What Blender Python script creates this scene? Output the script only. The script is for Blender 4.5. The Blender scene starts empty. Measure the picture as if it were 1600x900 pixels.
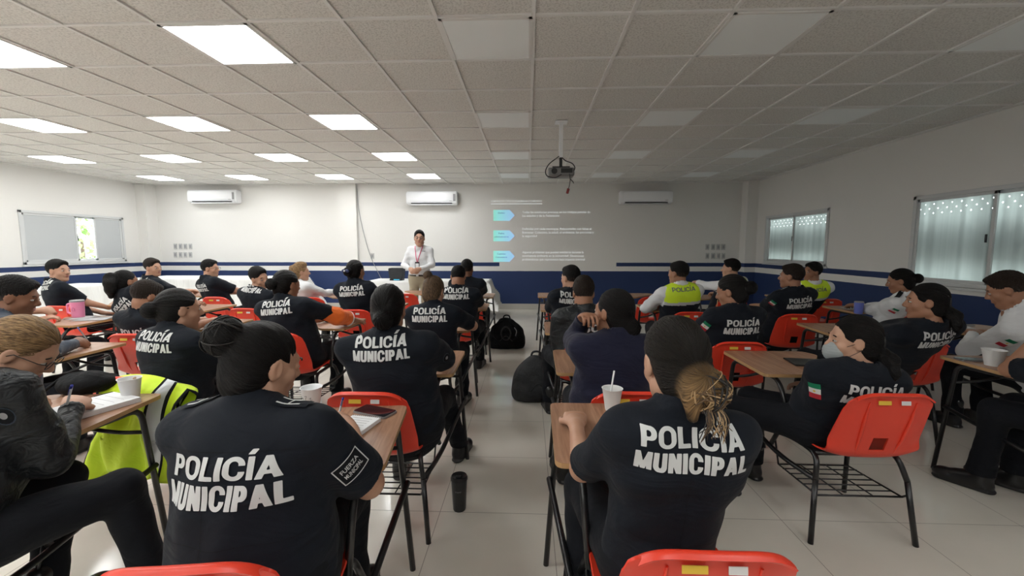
import bpy, bmesh, math, random
import numpy as np
from mathutils import Vector, Matrix
from mathutils.bvhtree import BVHTree
R = math.radians
random.seed(7)
SC = bpy.context.scene
COL = SC.collection

# ------------------------------------------------------------------ camera, world, exposure
CAM_H = 1.42
cam_d = bpy.data.cameras.new('camera'); cam = bpy.data.objects.new('camera', cam_d); COL.objects.link(cam)
cam_d.sensor_width = 36; cam_d.lens = 654 / 1600 * 36; cam_d.clip_start = 0.05
cam.location = (0, 0, CAM_H); cam.rotation_euler = (R(90 - 5.5), 0, R(2.21))
SC.camera = cam
SC.view_settings.view_transform = 'Standard'; SC.view_settings.look = 'None'
SC.view_settings.gamma = 1; SC.view_settings.use_curve_mapping = False
SC.view_settings.exposure = 0.22
W = bpy.data.worlds.new('world'); SC.world = W; W.use_nodes = True
W.node_tree.nodes['Background'].inputs[0].default_value = (0.86, 0.95, 0.97, 1)
W.node_tree.nodes['Background'].inputs[1].default_value = 7.5
LAMP_POWER = 15

# room size
XL, XR, YB, YF, ZC = -8.9, 4.95, 9.6, -4.6, 2.86

def ray(px, py):
    f = 654.; pi = R(5.5); ya = R(-2.21)
    a = (px - 800) / f; b = (450 - py) / f
    y = math.cos(pi) + b * math.sin(pi); z = -math.sin(pi) + b * math.cos(pi)
    return Vector((a * math.cos(ya) + y * math.sin(ya), -a * math.sin(ya) + y * math.cos(ya), z))
def atz(px, py, z):
    r = ray(px, py); return Vector((0, 0, CAM_H)) + r * ((z - CAM_H) / r.z)
def aty(px, py, Y):
    r = ray(px, py); return Vector((0, 0, CAM_H)) + r * (Y / r.y)

# ------------------------------------------------------------------ materials
MATS = {}
def mat(name, col, rough=0.6, metal=0.0, spec=0.5, bump=None, var=None, emit=None, sheen=0, coat=0, trans=0):
    if name in MATS: return MATS[name]
    m = bpy.data.materials.new(name); m.use_nodes = True; nt = m.node_tree; N = nt.nodes; L = nt.links
    b = N['Principled BSDF']
    b.inputs['Base Color'].default_value = (*col, 1); b.inputs['Roughness'].default_value = rough
    b.inputs['Metallic'].default_value = metal; b.inputs['Specular IOR Level'].default_value = spec
    if sheen: b.inputs['Sheen Weight'].default_value = sheen; b.inputs['Sheen Roughness'].default_value = .5
    if coat: b.inputs['Coat Weight'].default_value = coat; b.inputs['Coat Roughness'].default_value = .1
    if emit: b.inputs['Emission Color'].default_value = (*emit[0], 1); b.inputs['Emission Strength'].default_value = emit[1]
    tc = N.new('ShaderNodeTexCoord')
    if var:   # (scale, amount, second colour)
        n = N.new('ShaderNodeTexNoise'); n.inputs['Scale'].default_value = var[0]; n.inputs['Detail'].default_value = 4
        L.new(tc.outputs['Object'], n.inputs['Vector'])
        r = N.new('ShaderNodeValToRGB'); r.color_ramp.elements[0].position = .35; r.color_ramp.elements[1].position = .65
        r.color_ramp.elements[0].color = (*col, 1); r.color_ramp.elements[1].color = (*var[1], 1)
        L.new(n.outputs['Fac'], r.inputs[0]); L.new(r.outputs[0], b.inputs['Base Color'])
    if bump:  # list of (scale, strength, distance, stretch)
        prev = None
        for (s, st, dist, sv) in bump:
            mp = N.new('ShaderNodeMapping'); mp.inputs['Scale'].default_value = sv
            L.new(tc.outputs['Object'], mp.inputs['Vector'])
            n = N.new('ShaderNodeTexNoise'); n.inputs['Scale'].default_value = s; n.inputs['Detail'].default_value = 3
            n.inputs['Distortion'].default_value = .6
            L.new(mp.outputs[0], n.inputs['Vector'])
            bp = N.new('ShaderNodeBump'); bp.inputs['Strength'].default_value = st; bp.inputs['Distance'].default_value = dist
            L.new(n.outputs['Fac'], bp.inputs['Height'])
            if prev: L.new(prev.outputs[0], bp.inputs['Normal'])
            prev = bp
        L.new(prev.outputs[0], b.inputs['Normal'])
    MATS[name] = m
    return m
FOLD = [(5, .65, .03, (1, 1, 2.2)), (260, .25, .002, (1, 1, 1))]
def cloth(name, col, rough=.85, sheen=.15, spec=.25, fold=FOLD): return mat(name, col, rough, spec=spec, bump=fold, sheen=sheen)
M_black = cloth('dark navy uniform cloth', (.0055, .008, .0135), sheen=.03)
M_black2 = cloth('black uniform cloth', (.0045, .0055, .0075), sheen=.02)
M_navy = cloth('navy sweater knit', (.010, .011, .030), sheen=.1)
M_jacket = mat('black nylon jacket', (.012, .014, .016), .5, spec=.4, bump=[(14, .8, .03, (1, 1, 1.5)), (60, .3, .005, (1, 1, 1))])
M_white = cloth('white shirt cloth', (.72, .73, .74), sheen=.05)
M_grey = cloth('grey blue shirt cloth', (.045, .06, .085))
M_khaki = cloth('khaki trouser cloth', (.36, .31, .22))
M_trouser = cloth('black trouser cloth', (.0045, .0055, .0085), sheen=.02)
M_orange = cloth('orange sleeve cloth', (.95, .19, .03), fold=[(22, .7, .02, (1, 1, 1.6))])
M_hivis = mat('fluorescent yellow cloth', (.66, .88, .03), .6, bump=[(10, .5, .02, (1, 1, 1))])
M_reflect = mat('silver reflective tape', (.55, .57, .58), .35, metal=.2)
M_print = mat('pale grey printed lettering', (.62, .63, .62), .6)
M_printd = mat('grey printed lettering', (.16, .2, .16), .6)
M_skin = mat('skin', (.38, .19, .115), .48, spec=.4, var=(9, (.33, .155, .09)), bump=[(120, .15, .002, (1, 1, 1))])
M_skin2 = mat('lighter skin', (.54, .31, .21), .48, spec=.4, var=(9, (.48, .26, .17)), bump=[(120, .15, .002, (1, 1, 1))])
M_skin3 = mat('darker skin', (.23, .105, .06), .5, spec=.4, var=(9, (.19, .085, .048)), bump=[(120, .15, .002, (1, 1, 1))])
M_lip = mat('lips', (.33, .10, .08), .4)
M_eyew = mat('eye white', (.42, .39, .36), .3)
M_iris = mat('dark iris', (.02, .012, .008), .1)
M_boot = mat('black polished leather', (.008, .008, .009), .28, spec=.6, bump=[(30, .3, .004, (1, 1, 1))])
M_red = mat('red moulded plastic', (.80, .052, .022), .36, spec=.5, bump=[(180, .06, .002, (1, 1, 1))], var=(3, (.74, .042, .018)))
M_tube = mat('black painted steel tube', (.010, .010, .011), .3, spec=.6)
M_paper = mat('white paper', (.8, .81, .82), .7)
M_foam = mat('white foam cup', (.78, .78, .77), .55)
M_ac = mat('white glossy plastic', (.90, .91, .93), .3)
M_dark = mat('black plastic', (.012, .012, .013), .35)
M_glassd = mat('dark phone glass', (.015, .016, .02), .08, spec=.8)
M_grey2 = mat('grey plastic', (.30, .30, .31), .4)
M_chrome = mat('brushed aluminium', (.62, .63, .64), .35, metal=.7)
M_alu = mat('pale aluminium frame', (.62, .63, .63), .4)
M_yellow = mat('yellow sticker', (.75, .50, .05), .6)
M_pink = mat('pink enamel', (.86, .28, .46), .35)
M_pinkred = mat('red pink plastic', (.9, .06, .12), .35)
M_purple = mat('periwinkle plastic', (.16, .20, .62), .4)
M_bag = mat('black bag fabric', (.006, .006, .007), .8, spec=.2, bump=[(14, .8, .03, (1, 1, 1)), (300, .3, .002, (1, 1, 1))])
M_bagg = mat('charcoal bag fabric', (.028, .03, .033), .75, bump=[(11, .8, .03, (1, 1, 1)), (300, .3, .002, (1, 1, 1))])
M_green = mat('flag green', (.0, .20, .09), .7); M_fred = mat('flag red', (.42, .015, .03), .7)
M_fwhite = mat('flag white', (.7, .7, .68), .7)
M_linen = mat('white table linen', (.80, .80, .79), .75, bump=[(5, .5, .03, (3, 3, .6))])
M_bluep = mat('blue pen plastic', (.02, .03, .3), .3)
M_metal = mat('steel grey', (.35, .35, .36), .35, metal=.6)

def wood():
    m = bpy.data.materials.new('wood grain laminate'); m.use_nodes = True; nt = m.node_tree; N = nt.nodes; L = nt.links
    b = N['Principled BSDF']; b.inputs['Roughness'].default_value = .38
    tc = N.new('ShaderNodeTexCoord'); mp = N.new('ShaderNodeMapping'); mp.inputs['Scale'].default_value = (28, 2.0, 4)
    n = N.new('ShaderNodeTexNoise'); n.inputs['Scale'].default_value = 1.6; n.inputs['Detail'].default_value = 6; n.inputs['Distortion'].default_value = 1.2
    r = N.new('ShaderNodeValToRGB'); e = r.color_ramp.elements
    e[0].position = .3; e[0].color = (.27, .13, .075, 1); e[1].position = .72; e[1].color = (.46, .27, .17, 1)
    L.new(tc.outputs['Object'], mp.inputs[0]); L.new(mp.outputs[0], n.inputs['Vector']); L.new(n.outputs['Fac'], r.inputs[0]); L.new(r.outputs[0], b.inputs['Base Color'])
    return m
M_wood = wood()
M_edge = mat('tan laminate edge', (.46, .27, .12), .5)

def hairmat(name, c1, c2, tip=None, rough=.38):
    m = bpy.data.materials.new(name); m.use_nodes = True; nt = m.node_tree; N = nt.nodes; L = nt.links
    b = N['Principled BSDF']; b.inputs['Roughness'].default_value = rough + .08; b.inputs['Specular IOR Level'].default_value = .2
    at = N.new('ShaderNodeAttribute'); at.attribute_name = 'flow'
    n = N.new('ShaderNodeTexNoise'); n.inputs['Scale'].default_value = 26; n.inputs['Detail'].default_value = 5
    L.new(at.outputs['Vector'], n.inputs['Vector'])
    r = N.new('ShaderNodeValToRGB'); e = r.color_ramp.elements
    e[0].position = .35; e[0].color = (*c1, 1); e[1].position = .7; e[1].color = (*c2, 1)
    L.new(n.outputs['Fac'], r.inputs[0])
    if tip:
        a2 = N.new('ShaderNodeAttribute'); a2.attribute_name = 'tip'
        mx = N.new('ShaderNodeMix'); mx.data_type = 'RGBA'
        L.new(a2.outputs['Fac'], mx.inputs[0]); L.new(r.outputs[0], mx.inputs[6])
        r2 = N.new('ShaderNodeValToRGB'); f = r2.color_ramp.elements
        f[0].position = .35; f[0].color = (*[x * .3 for x in tip], 1); f[1].position = .65; f[1].color = (*tip, 1)
        L.new(n.outputs['Fac'], r2.inputs[0]); L.new(r2.outputs[0], mx.inputs[7]); L.new(mx.outputs[2], b.inputs['Base Color'])
    else: L.new(r.outputs[0], b.inputs['Base Color'])
    bp = N.new('ShaderNodeBump'); bp.inputs['Strength'].default_value = .9; bp.inputs['Distance'].default_value = .009
    L.new(n.outputs['Fac'], bp.inputs['Height']); L.new(bp.outputs[0], b.inputs['Normal'])
    return m
H_black = hairmat('black hair', (.0025, .002, .002), (.008, .0065, .006))
H_brown = hairmat('dark brown hair', (.012, .008, .006), (.030, .018, .012))
H_tip = hairmat('black hair with blond ends', (.005, .004, .003), (.016, .012, .009), tip=(.42, .25, .11))
H_blond = hairmat('blond streaked hair', (.09, .05, .025), (.48, .30, .14))
H_dkblond = hairmat('dark blond hair', (.045, .028, .018), (.20, .125, .07))
H_fade = mat('faded stubble hair', (.026, .017, .013), .6, bump=[(400, .4, .002, (1, 1, 1))])

# ------------------------------------------------------------------ mesh helpers
def mesh_obj(name, verts, faces, m, parent=None, smooth=False, mw=None):
    me = bpy.data.meshes.new(name); me.from_pydata([tuple(v) for v in verts], [], faces)
    if isinstance(m, (list, tuple)):
        for x in m: me.materials.append(x)
    else: me.materials.append(m)
    if smooth: me.polygons.foreach_set('use_smooth', [True] * len(me.polygons))
    o = bpy.data.objects.new(name, me); COL.objects.link(o)
    if parent: o.parent = parent
    if mw is not None: o.matrix_local = mw
    return o
def bm_obj(name, bm, m, parent=None, smooth=False, auto=None, loc=None):
    me = bpy.data.meshes.new(name); bm.to_mesh(me); bm.free()
    if isinstance(m, (list, tuple)):
        for x in m: me.materials.append(x)
    else: me.materials.append(m)
    if smooth or auto is not None:
        me.polygons.foreach_set('use_smooth', [True] * len(me.polygons))
        if auto is not None: me.set_sharp_from_angle(angle=R(auto))
    o = bpy.data.objects.new(name, me); COL.objects.link(o)
    if parent: o.parent = parent
    if loc is not None: o.location = loc
    return o
def tag(o, label=None, cat=None, group=None, kind=None):
    if label: o['label'] = label
    if cat: o['category'] = cat
    if group: o['group'] = group
    if kind: o['kind'] = kind
    return o
def empty(name, loc=(0, 0, 0), rz=0, label=None, cat=None, group=None):
    o = bpy.data.objects.new(name, None); COL.objects.link(o); o.location = loc; o.rotation_euler = (0, 0, rz)
    o.empty_display_size = .1
    return tag(o, label, cat, group)
def copy_tree(o, parent=None):
    c = o.copy(); COL.objects.link(c); c.parent = parent
    for ch in o.children: copy_tree(ch, c)
    return c
def box(bm, c, s, bev=0, mi=0, rot=None):
    r = bmesh.ops.create_cube(bm, size=1); vs = r['verts']
    fs = list({f for v in vs for f in v.link_faces})
    bmesh.ops.scale(bm, vec=s, verts=vs)
    if bev:
        es = list({e for v in vs for e in v.link_edges})
        rr = bmesh.ops.bevel(bm, geom=es, offset=bev, segments=3, profile=.5, affect='EDGES')
        vs = list({v for f in rr['faces'] for v in f.verts}); 
        fs = list({f for v in vs for f in v.link_faces}); vs = list({v for f in fs for v in f.verts})
    if rot is not None: bmesh.ops.transform(bm, matrix=rot.to_4x4(), verts=vs)
    bmesh.ops.translate(bm, vec=c, verts=vs)
    for f in fs: f.material_index = mi
    return vs
def spline(pts, n=6):
    P = [Vector(p) for p in pts]; out = []
    for i in range(len(P) - 1):
        p0 = P[max(i - 1, 0)]; p1 = P[i]; p2 = P[i + 1]; p3 = P[min(i + 2, len(P) - 1)]
        for k in range(n):
            t = k / n
            out.append(.5 * ((2 * p1) + (p2 - p0) * t + (2 * p0 - 5 * p1 + 4 * p2 - p3) * t * t + (3 * p1 - p0 - 3 * p2 + p3) * t ** 3))
    out.append(P[-1]); return out
def bent(pts, r=.05, n=5):   # polyline with rounded corners
    P = [Vector(p) for p in pts]; out = [P[0]]
    for i in range(1, len(P) - 1):
        a = (P[i - 1] - P[i]); b = (P[i + 1] - P[i]); rr = min(r, a.length * .45, b.length * .45)
        A = P[i] + a.normalized() * rr; B = P[i] + b.normalized() * rr
        for k in range(n + 1):
            t = k / n; out.append(A * (1 - t) ** 2 + P[i] * 2 * t * (1 - t) + B * t * t)
    out.append(P[-1]); return out
def tube(bm, pts, r, seg=10, mi=0, flat=None):
    P = [Vector(p) for p in pts]; rs = r if isinstance(r, (list, tuple)) else [r] * len(P)
    rings = []; up = None
    for i, p in enumerate(P):
        t = (P[min(i + 1, len(P) - 1)] - P[max(i - 1, 0)]).normalized()
        if up is None: up = t.orthogonal().normalized()
        else:
            up = up - t * up.dot(t)
            up = up.normalized() if up.length > 1e-5 else t.orthogonal().normalized()
        s = t.cross(up)
        rings.append([bm.verts.new(p + (up * math.cos(2 * math.pi * k / seg) + s * math.sin(2 * math.pi * k / seg)) * rs[i]) for k in range(seg)])
    for a, b in zip(rings, rings[1:]):
        for k in range(seg):
            f = bm.faces.new((a[k], a[(k + 1) % seg], b[(k + 1) % seg], b[k])); f.material_index = mi; f.smooth = True
    f1 = bm.faces.new(rings[0][::-1]); f2 = bm.faces.new(rings[-1]); f1.material_index = f2.material_index = mi
def lathe(bm, prof, seg=28, c=(0, 0, 0), mi=0):
    rings = []
    for (r, z) in prof:
        if r < 1e-5: rings.append([bm.verts.new((c[0], c[1], c[2] + z))])
        else: rings.append([bm.verts.new((c[0] + r * math.cos(2 * math.pi * k / seg), c[1] + r * math.sin(2 * math.pi * k / seg), c[2] + z)) for k in range(seg)])
    for a, b in zip(rings, rings[1:]):
        for k in range(seg):
            k2 = (k + 1) % seg
            if len(a) == 1 and len(b) == 1: continue
            if len(a) == 1: f = bm.faces.new((a[0], b[k2], b[k]))
            elif len(b) == 1: f = bm.faces.new((a[k], a[k2], b[0]))
            else: f = bm.faces.new((a[k], a[k2], b[k2], b[k]))
            f.material_index = mi
def prism(bm, poly, z0, z1, mi=0, mi_side=None):
    a = [bm.verts.new((x, y, z0)) for x, y in poly]; b = [bm.verts.new((x, y, z1)) for x, y in poly]
    bm.faces.new(a[::-1]).material_index = mi; bm.faces.new(b).material_index = mi
    n = len(poly)
    for k in range(n): bm.faces.new((a[k], a[(k + 1) % n], b[(k + 1) % n], b[k])).material_index = mi if mi_side is None else mi_side
def roundpoly(poly, r, n=4):
    out = []
    for i in range(len(poly)):
        p = Vector(poly[i]); a = Vector(poly[i - 1]) - p; b = Vector(poly[(i + 1) % len(poly)]) - p
        rr = min(r, a.length * .4, b.length * .4); A = p + a.normalized() * rr; B = p + b.normalized() * rr
        for k in range(n + 1):
            t = k / n; out.append(tuple(A * (1 - t) ** 2 + p * 2 * t * (1 - t) + B * t * t))
    return out

def text_mesh(s, size=1.0, off=0.0, shear=0.0, space=1.0, dense=None):
    """flat text as (verts 2D, faces), x centred, baseline at 0, normalised to cap height 1 when size=1"""
    c = bpy.data.curves.new('lettering', 'FONT'); c.body = s; c.size = 1; c.offset = off; c.shear = shear; c.space_character = space
    c.align_x = 'CENTER'; c.resolution_u = 3; c.fill_mode = 'FRONT'
    o = bpy.data.objects.new('lettering', c); COL.objects.link(o)
    me = bpy.data.meshes.new_from_object(o.evaluated_get(bpy.context.evaluated_depsgraph_get()))
    bm = bmesh.new(); bm.from_mesh(me); bpy.data.objects.remove(o); bpy.data.curves.remove(c); bpy.data.meshes.remove(me)
    bmesh.ops.triangulate(bm, faces=bm.faces)
    if dense:
        for _ in range(6):
            es = [e for e in bm.edges if e.calc_length() > dense]
            if not es: break
            bmesh.ops.subdivide_edges(bm, edges=es, cuts=1); bmesh.ops.triangulate(bm, faces=bm.faces)
    V = np.array([v.co[:2] for v in bm.verts]); F = [[v.index for v in f.verts] for f in bm.faces]; bm.free()
    return V, F
def glyph(ch, s):
    """heavy grotesque capital as a signed distance function on [0,w]x[0,1]"""
    def bx(x0, x1, y0, y1, r=0.0):
        cx, cy, hx, hy = (x0 + x1) / 2, (y0 + y1) / 2, (x1 - x0) / 2 - r, (y1 - y0) / 2 - r
        def f(X, Y):
            a = np.abs(X - cx) - hx; b = np.abs(Y - cy) - hy
            return np.hypot(np.maximum(a, 0), np.maximum(b, 0)) + np.minimum(np.maximum(a, b), 0) - r
        return f
    def seg(x0, y0, x1, y1, w_):   # slanted stroke, cut flat by the caller
        dx, dy = x1 - x0, y1 - y0; L = math.hypot(dx, dy)
        return lambda X, Y: np.abs((X - x0) * dy - (Y - y0) * dx) / L - w_ / 2
    U = lambda *f: (lambda X, Y: np.minimum.reduce([g(X, Y) for g in f]))
    I = lambda *f: (lambda X, Y: np.maximum.reduce([g(X, Y) for g in f]))
    Nn = lambda f: (lambda X, Y: -f(X, Y))
    def ring(w_, y0=0.0, y1=1.0, t=.19):
        o = bx(0, w_, y0, y1, min(w_, y1 - y0) * .47); i = bx(s, w_ - s, y0 + t, y1 - t, min(w_ - 2 * s, y1 - y0 - 2 * t) * .47); return o, i
    band = bx(-9, 9, 0, 1)
    if ch == 'P':
        o = bx(-.4, .70, .36, 1, .28); i = bx(-.4, .70 - s, .36 + .18, 1 - .18, .12)
        return U(bx(0, s, 0, 1), I(o, Nn(i), bx(0, 2, 0, 2))), .70
    if ch == 'O': o, i = ring(.88, -.02, 1.02); return I(o, Nn(i)), .88
    if ch == 'L': return U(bx(0, s, 0, 1), bx(0, .62, 0, .20)), .62
    if ch == 'I': return bx(0, s, 0, 1), s
    if ch == 'Í': return U(bx(0, s, 0, 1), I(seg(s * .30, 1.08, s * 1.0, 1.34, s * .85), bx(-1, 2, 1.09, 1.32))), s
    if ch == 'C': o, i = ring(.84, -.02, 1.02); return I(o, Nn(i), Nn(bx(.46, 2, .37, .63))), .84
    if ch == 'A':
        l = I(seg(s * .5, 0, .44, 1, s), band); r = I(seg(.88 - s * .5, 0, .44, 1, s), band)
        return U(I(l, bx(-1, .5, 0, 1)), I(r, bx(.38, 2, 0, 1)), I(bx(.18, .70, .20, .37), bx(-1, 2, 0, 1))), .88
    if ch == 'M': return U(bx(0, s * .95, 0, 1), bx(.98 - s * .95, .98, 0, 1), I(seg(s * .5, 1, .49, .02, s * .85), bx(0, .50, 0, 1)), I(seg(.98 - s * .5, 1, .49, .02, s * .85), bx(.48, .98, 0, 1))), .98
    if ch == 'N': return U(bx(0, s, 0, 1), bx(.78 - s, .78, 0, 1), I(seg(s * .5, 1, .78 - s * .5, 0, s * .95), bx(0, .78, 0, 1))), .78
    if ch == 'U':
        o = bx(0, .78, -.02, 2, .30); i = bx(s, .78 - s, .18, 2.2, .12); return I(o, Nn(i), bx(-1, 2, -.1, 1)), .78
    if ch == 'S':
        o, i = ring(.74, .42, 1.02, .17); a = I(o, Nn(i), Nn(bx(.40, 2, .57, .72))); o, i = ring(.74, -.02, .59, .17); b = I(o, Nn(i), Nn(bx(-1, .34, .28, .43))); return U(a, b), .74
    return None, .3
def heavy_text(s_, s=.25, n=26, gap=.075):
    V = []; F = []; x0 = 0
    for ch in s_:
        f, w_ = glyph(ch, s); h_ = 1 / n
        xs = np.arange(-.06, w_ + .25, h_); ys = np.arange(-.06, 1.40, h_); X, Y = np.meshgrid(xs, ys, indexing='ij'); D = f(X, Y); D = np.where(np.abs(D) < 1e-4, 1e-4, D)
        ids = {}
        def corner(i, j):
            k = (i, j)
            if k not in ids: ids[k] = len(V); V.append((x0 + xs[i], ys[j]))
            return ids[k]
        def cross(a, b):
            k = (min(a, b), max(a, b))
            if k not in ids:
                da, db = D[a], D[b]; t = da / (da - db); ids[k] = len(V)
                V.append((x0 + xs[a[0]] + (xs[b[0]] - xs[a[0]]) * t, ys[a[1]] + (ys[b[1]] - ys[a[1]]) * t))
            return ids[k]
        for i in range(len(xs) - 1):
            for j in range(len(ys) - 1):
                c = [(i, j), (i + 1, j), (i + 1, j + 1), (i, j + 1)]; ins = [D[k] < 0 for k in c]
                if not any(ins): continue
                P = []
                for k in range(4):
                    a, b = c[k], c[(k + 1) % 4]
                    if ins[k]: P.append(corner(*a))
                    if ins[k] != ins[(k + 1) % 4]: P.append(cross(a, b))
                if len(P) > 2: F.append(P)
        x0 += w_ + gap
    return np.array(V), F
TEXTS = {}
def fit_heavy(s_, w, h, s):
    if (s_, s) not in TEXTS: TEXTS[(s_, s)] = heavy_text(s_, s)
    V, F = TEXTS[(s_, s)]; V = V.copy(); x0, x1 = V[:, 0].min(), V[:, 0].max()
    V[:, 0] = (V[:, 0] - (x0 + x1) / 2) * (w / (x1 - x0)); V[:, 1] *= h; return V, F
def fit_text(s, w, h, **kw):
    """text scaled so the width is w and capital height h (accents rise above)"""
    key = (s, tuple(sorted(kw.items())))
    if key not in TEXTS: TEXTS[key] = text_mesh(s, **kw)
    V, F = TEXTS[key]; V = V.copy()
    if 'cap' not in TEXTS: TEXTS['cap'] = text_mesh('H')[0][:, 1].max()
    x0, x1 = V[:, 0].min(), V[:, 0].max()
    V[:, 0] = (V[:, 0] - (x0 + x1) / 2) * (w / (x1 - x0)); V[:, 1] *= h / TEXTS['cap']
    return V, F
def wall_text(name, s, w, h, origin, U, Vv, m, parent=None, off=.0, **kw):
    V, F = fit_text(s, w, h, off=off, **kw)
    o = Vector(origin); U = Vector(U); Vv = Vector(Vv)
    return mesh_obj(name, [o + U * a + Vv * b for a, b in V], F, m, parent)
# ------------------------------------------------------------------ implicit modelling
class Field:
    def __init__(s, lo, hi, h):
        s.lo = np.array(lo, np.float32); s.h = h
        s.n = np.ceil((np.array(hi) - s.lo) / h).astype(int) + 1
        s.F = np.full(s.n, 1.0, np.float32)
        s.ax = [s.lo[i] + np.arange(s.n[i], dtype=np.float32) * h for i in range(3)]
    def sl(s, lo, hi, m):
        a = np.floor((np.array(lo) - m - s.lo) / s.h).astype(int); b = np.ceil((np.array(hi) + m - s.lo) / s.h).astype(int) + 1
        a = np.clip(a, 0, s.n); b = np.clip(b, 0, s.n); return a, b
    def grid(s, a, b):
        return (s.ax[0][a[0]:b[0], None, None], s.ax[1][None, a[1]:b[1], None], s.ax[2][None, None, a[2]:b[2]])
    def comb(s, a, b, d, k, sub=False):
        S = s.F[a[0]:b[0], a[1]:b[1], a[2]:b[2]]
        if sub:
            d = -d; h = np.clip(.5 - .5 * (S - d) / k, 0, 1); S[...] = S * (1 - h) + d * h + k * h * (1 - h)
        else:
            h = np.clip(.5 + .5 * (S - d) / k, 0, 1); S[...] = S * (1 - h) + d * h - k * h * (1 - h)
    def cap(s, p, q, r1, r2=None, k=.02, sc=None, fr=None, sub=False, cut=None, cutr=None):
        """tapered capsule p->q, optional local squash sc (3) in frame fr (Rot 3x3 np, origin). cut: drop beyond this fraction"""
        r2 = r1 if r2 is None else r2
        p = np.array(p, float); q = np.array(q, float)
        Rm = np.eye(3) if fr is None else fr[0]; o = np.zeros(3) if fr is None else fr[1]
        wp = Rm @ p + o; wq = Rm @ q + o
        S = np.ones(3) if sc is None else np.array(sc, float)
        rr = max(r1, r2) * S.max() + 1e-3
        a, b = s.sl(np.minimum(wp, wq) - rr, np.maximum(wp, wq) + rr, k + 2 * s.h)
        if (b <= a).any(): return
        X, Y, Z = s.grid(a, b); X = X - o[0]; Y = Y - o[1]; Z = Z - o[2]
        x = (Rm[0, 0] * X + Rm[1, 0] * Y + Rm[2, 0] * Z); y = (Rm[0, 1] * X + Rm[1, 1] * Y + Rm[2, 1] * Z); z = (Rm[0, 2] * X + Rm[1, 2] * Y + Rm[2, 2] * Z)
        P = p / S; D = q / S - P; L2 = max((D ** 2).sum(), 1e-9)
        x = x / S[0] - P[0]; y = y / S[1] - P[1]; z = z / S[2] - P[2]
        traw = (x * D[0] + y * D[1] + z * D[2]) / L2; t = np.clip(traw, 0, 1)
        x = x - t * D[0]; y = y - t * D[1]; z = z - t * D[2]
        l = np.sqrt(x * x + y * y + z * z) + 1e-6
        d = l - (r1 + (r2 - r1) * t)
        if sc is not None:
            g = np.sqrt((x / S[0]) ** 2 + (y / S[1]) ** 2 + (z / S[2]) ** 2) + 1e-6; d = d * l / g
        if cut is not None: d = np.maximum(d, (traw - cut) * math.sqrt(L2))
        s.comb(a, b, d.astype(np.float32), k, sub)
    def ell(s, c, r, k=.02, fr=None, sub=False):
        m = min(r); s.cap(c, c, m, m, k, sc=[x / m for x in r], fr=fr, sub=sub)
    def half(s, n, off):
        """keep n.p <= off"""
        X, Y, Z = s.grid([0, 0, 0], s.n); s.F = np.maximum(s.F, (n[0] * X + n[1] * Y + n[2] * Z - off).astype(np.float32))
    def mesh(s):
        F = s.F; I = F < 0
        I[0] = I[-1] = False; I[:, 0] = I[:, -1] = False; I[:, :, 0] = I[:, :, -1] = False
        n = s.n
        cnt = np.zeros((n[0] - 1, n[1] - 1, n[2] - 1), np.uint8)
        for dx in (0, 1):
            for dy in (0, 1):
                for dz in (0, 1): cnt += I[dx:n[0] - 1 + dx, dy:n[1] - 1 + dy, dz:n[2] - 1 + dz]
        act = np.argwhere((cnt > 0) & (cnt < 8)); idx = np.full(cnt.shape, -1, np.int32)
        idx[act[:, 0], act[:, 1], act[:, 2]] = np.arange(len(act))
        corners = [(a, b, c) for a in (0, 1) for b in (0, 1) for c in (0, 1)]
        val = {c: F[act[:, 0] + c[0], act[:, 1] + c[1], act[:, 2] + c[2]] for c in corners}
        ins = {c: I[act[:, 0] + c[0], act[:, 1] + c[1], act[:, 2] + c[2]] for c in corners}
        acc = np.zeros((len(act), 3)); w = np.zeros(len(act))
        for c in corners:
            for ax in range(3):
                if c[ax]: continue
                d = list(c); d[ax] = 1; d = tuple(d)
                m = ins[c] != ins[d]; t = np.clip(val[c] / (val[c] - val[d] + 1e-12), 0.02, .98)
                pt = np.array(c, float)[None, :].repeat(len(act), 0); pt[:, ax] += t
                acc[m] += pt[m]; w[m] += 1
        V = (act + acc / w[:, None]) * s.h + s.lo
        Q = []
        for ax in range(3):
            u, v = (ax + 1) % 3, (ax + 2) % 3
            A = [slice(None)] * 3; B = [slice(None)] * 3; A[ax] = slice(0, -1); B[ax] = slice(1, None)
            Ia = I[tuple(A)]; E = np.argwhere(Ia != I[tuple(B)])
            E = E[(E[:, u] > 0) & (E[:, v] > 0) & (E[:, u] < n[u] - 1) & (E[:, v] < n[v] - 1)]
            def c(du, dv):
                e = E.copy(); e[:, u] -= du; e[:, v] -= dv; return idx[e[:, 0], e[:, 1], e[:, 2]]
            q = np.stack([c(1, 1), c(0, 1), c(0, 0), c(1, 0)], 1)
            fl = ~Ia[E[:, 0], E[:, 1], E[:, 2]]; q[fl] = q[fl][:, ::-1]
            Q.append(q)
        return V, np.concatenate(Q)
def vnormals(V, Q):
    n = np.cross(V[Q[:, 2]] - V[Q[:, 0]], V[Q[:, 3]] - V[Q[:, 1]]); N = np.zeros_like(V)
    for k in range(4): np.add.at(N, Q[:, k], n)
    return N / (np.linalg.norm(N, axis=1, keepdims=True) + 1e-12)
def fold_noise(V, seed, f=1.0):
    rs = np.random.RandomState(seed); out = np.zeros(len(V))
    for k in range(7):
        d = rs.normal(size=3) * np.array([1, 1, 1.8]); d /= np.linalg.norm(d); w = rs.uniform(25, 75) * f
        e = rs.normal(size=3) * 9
        out += np.sin(V @ d * w + 1.7 * np.sin(V @ e + rs.uniform(0, 6)) + rs.uniform(0, 6)) * (35 / w)
    return out / 4
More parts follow.
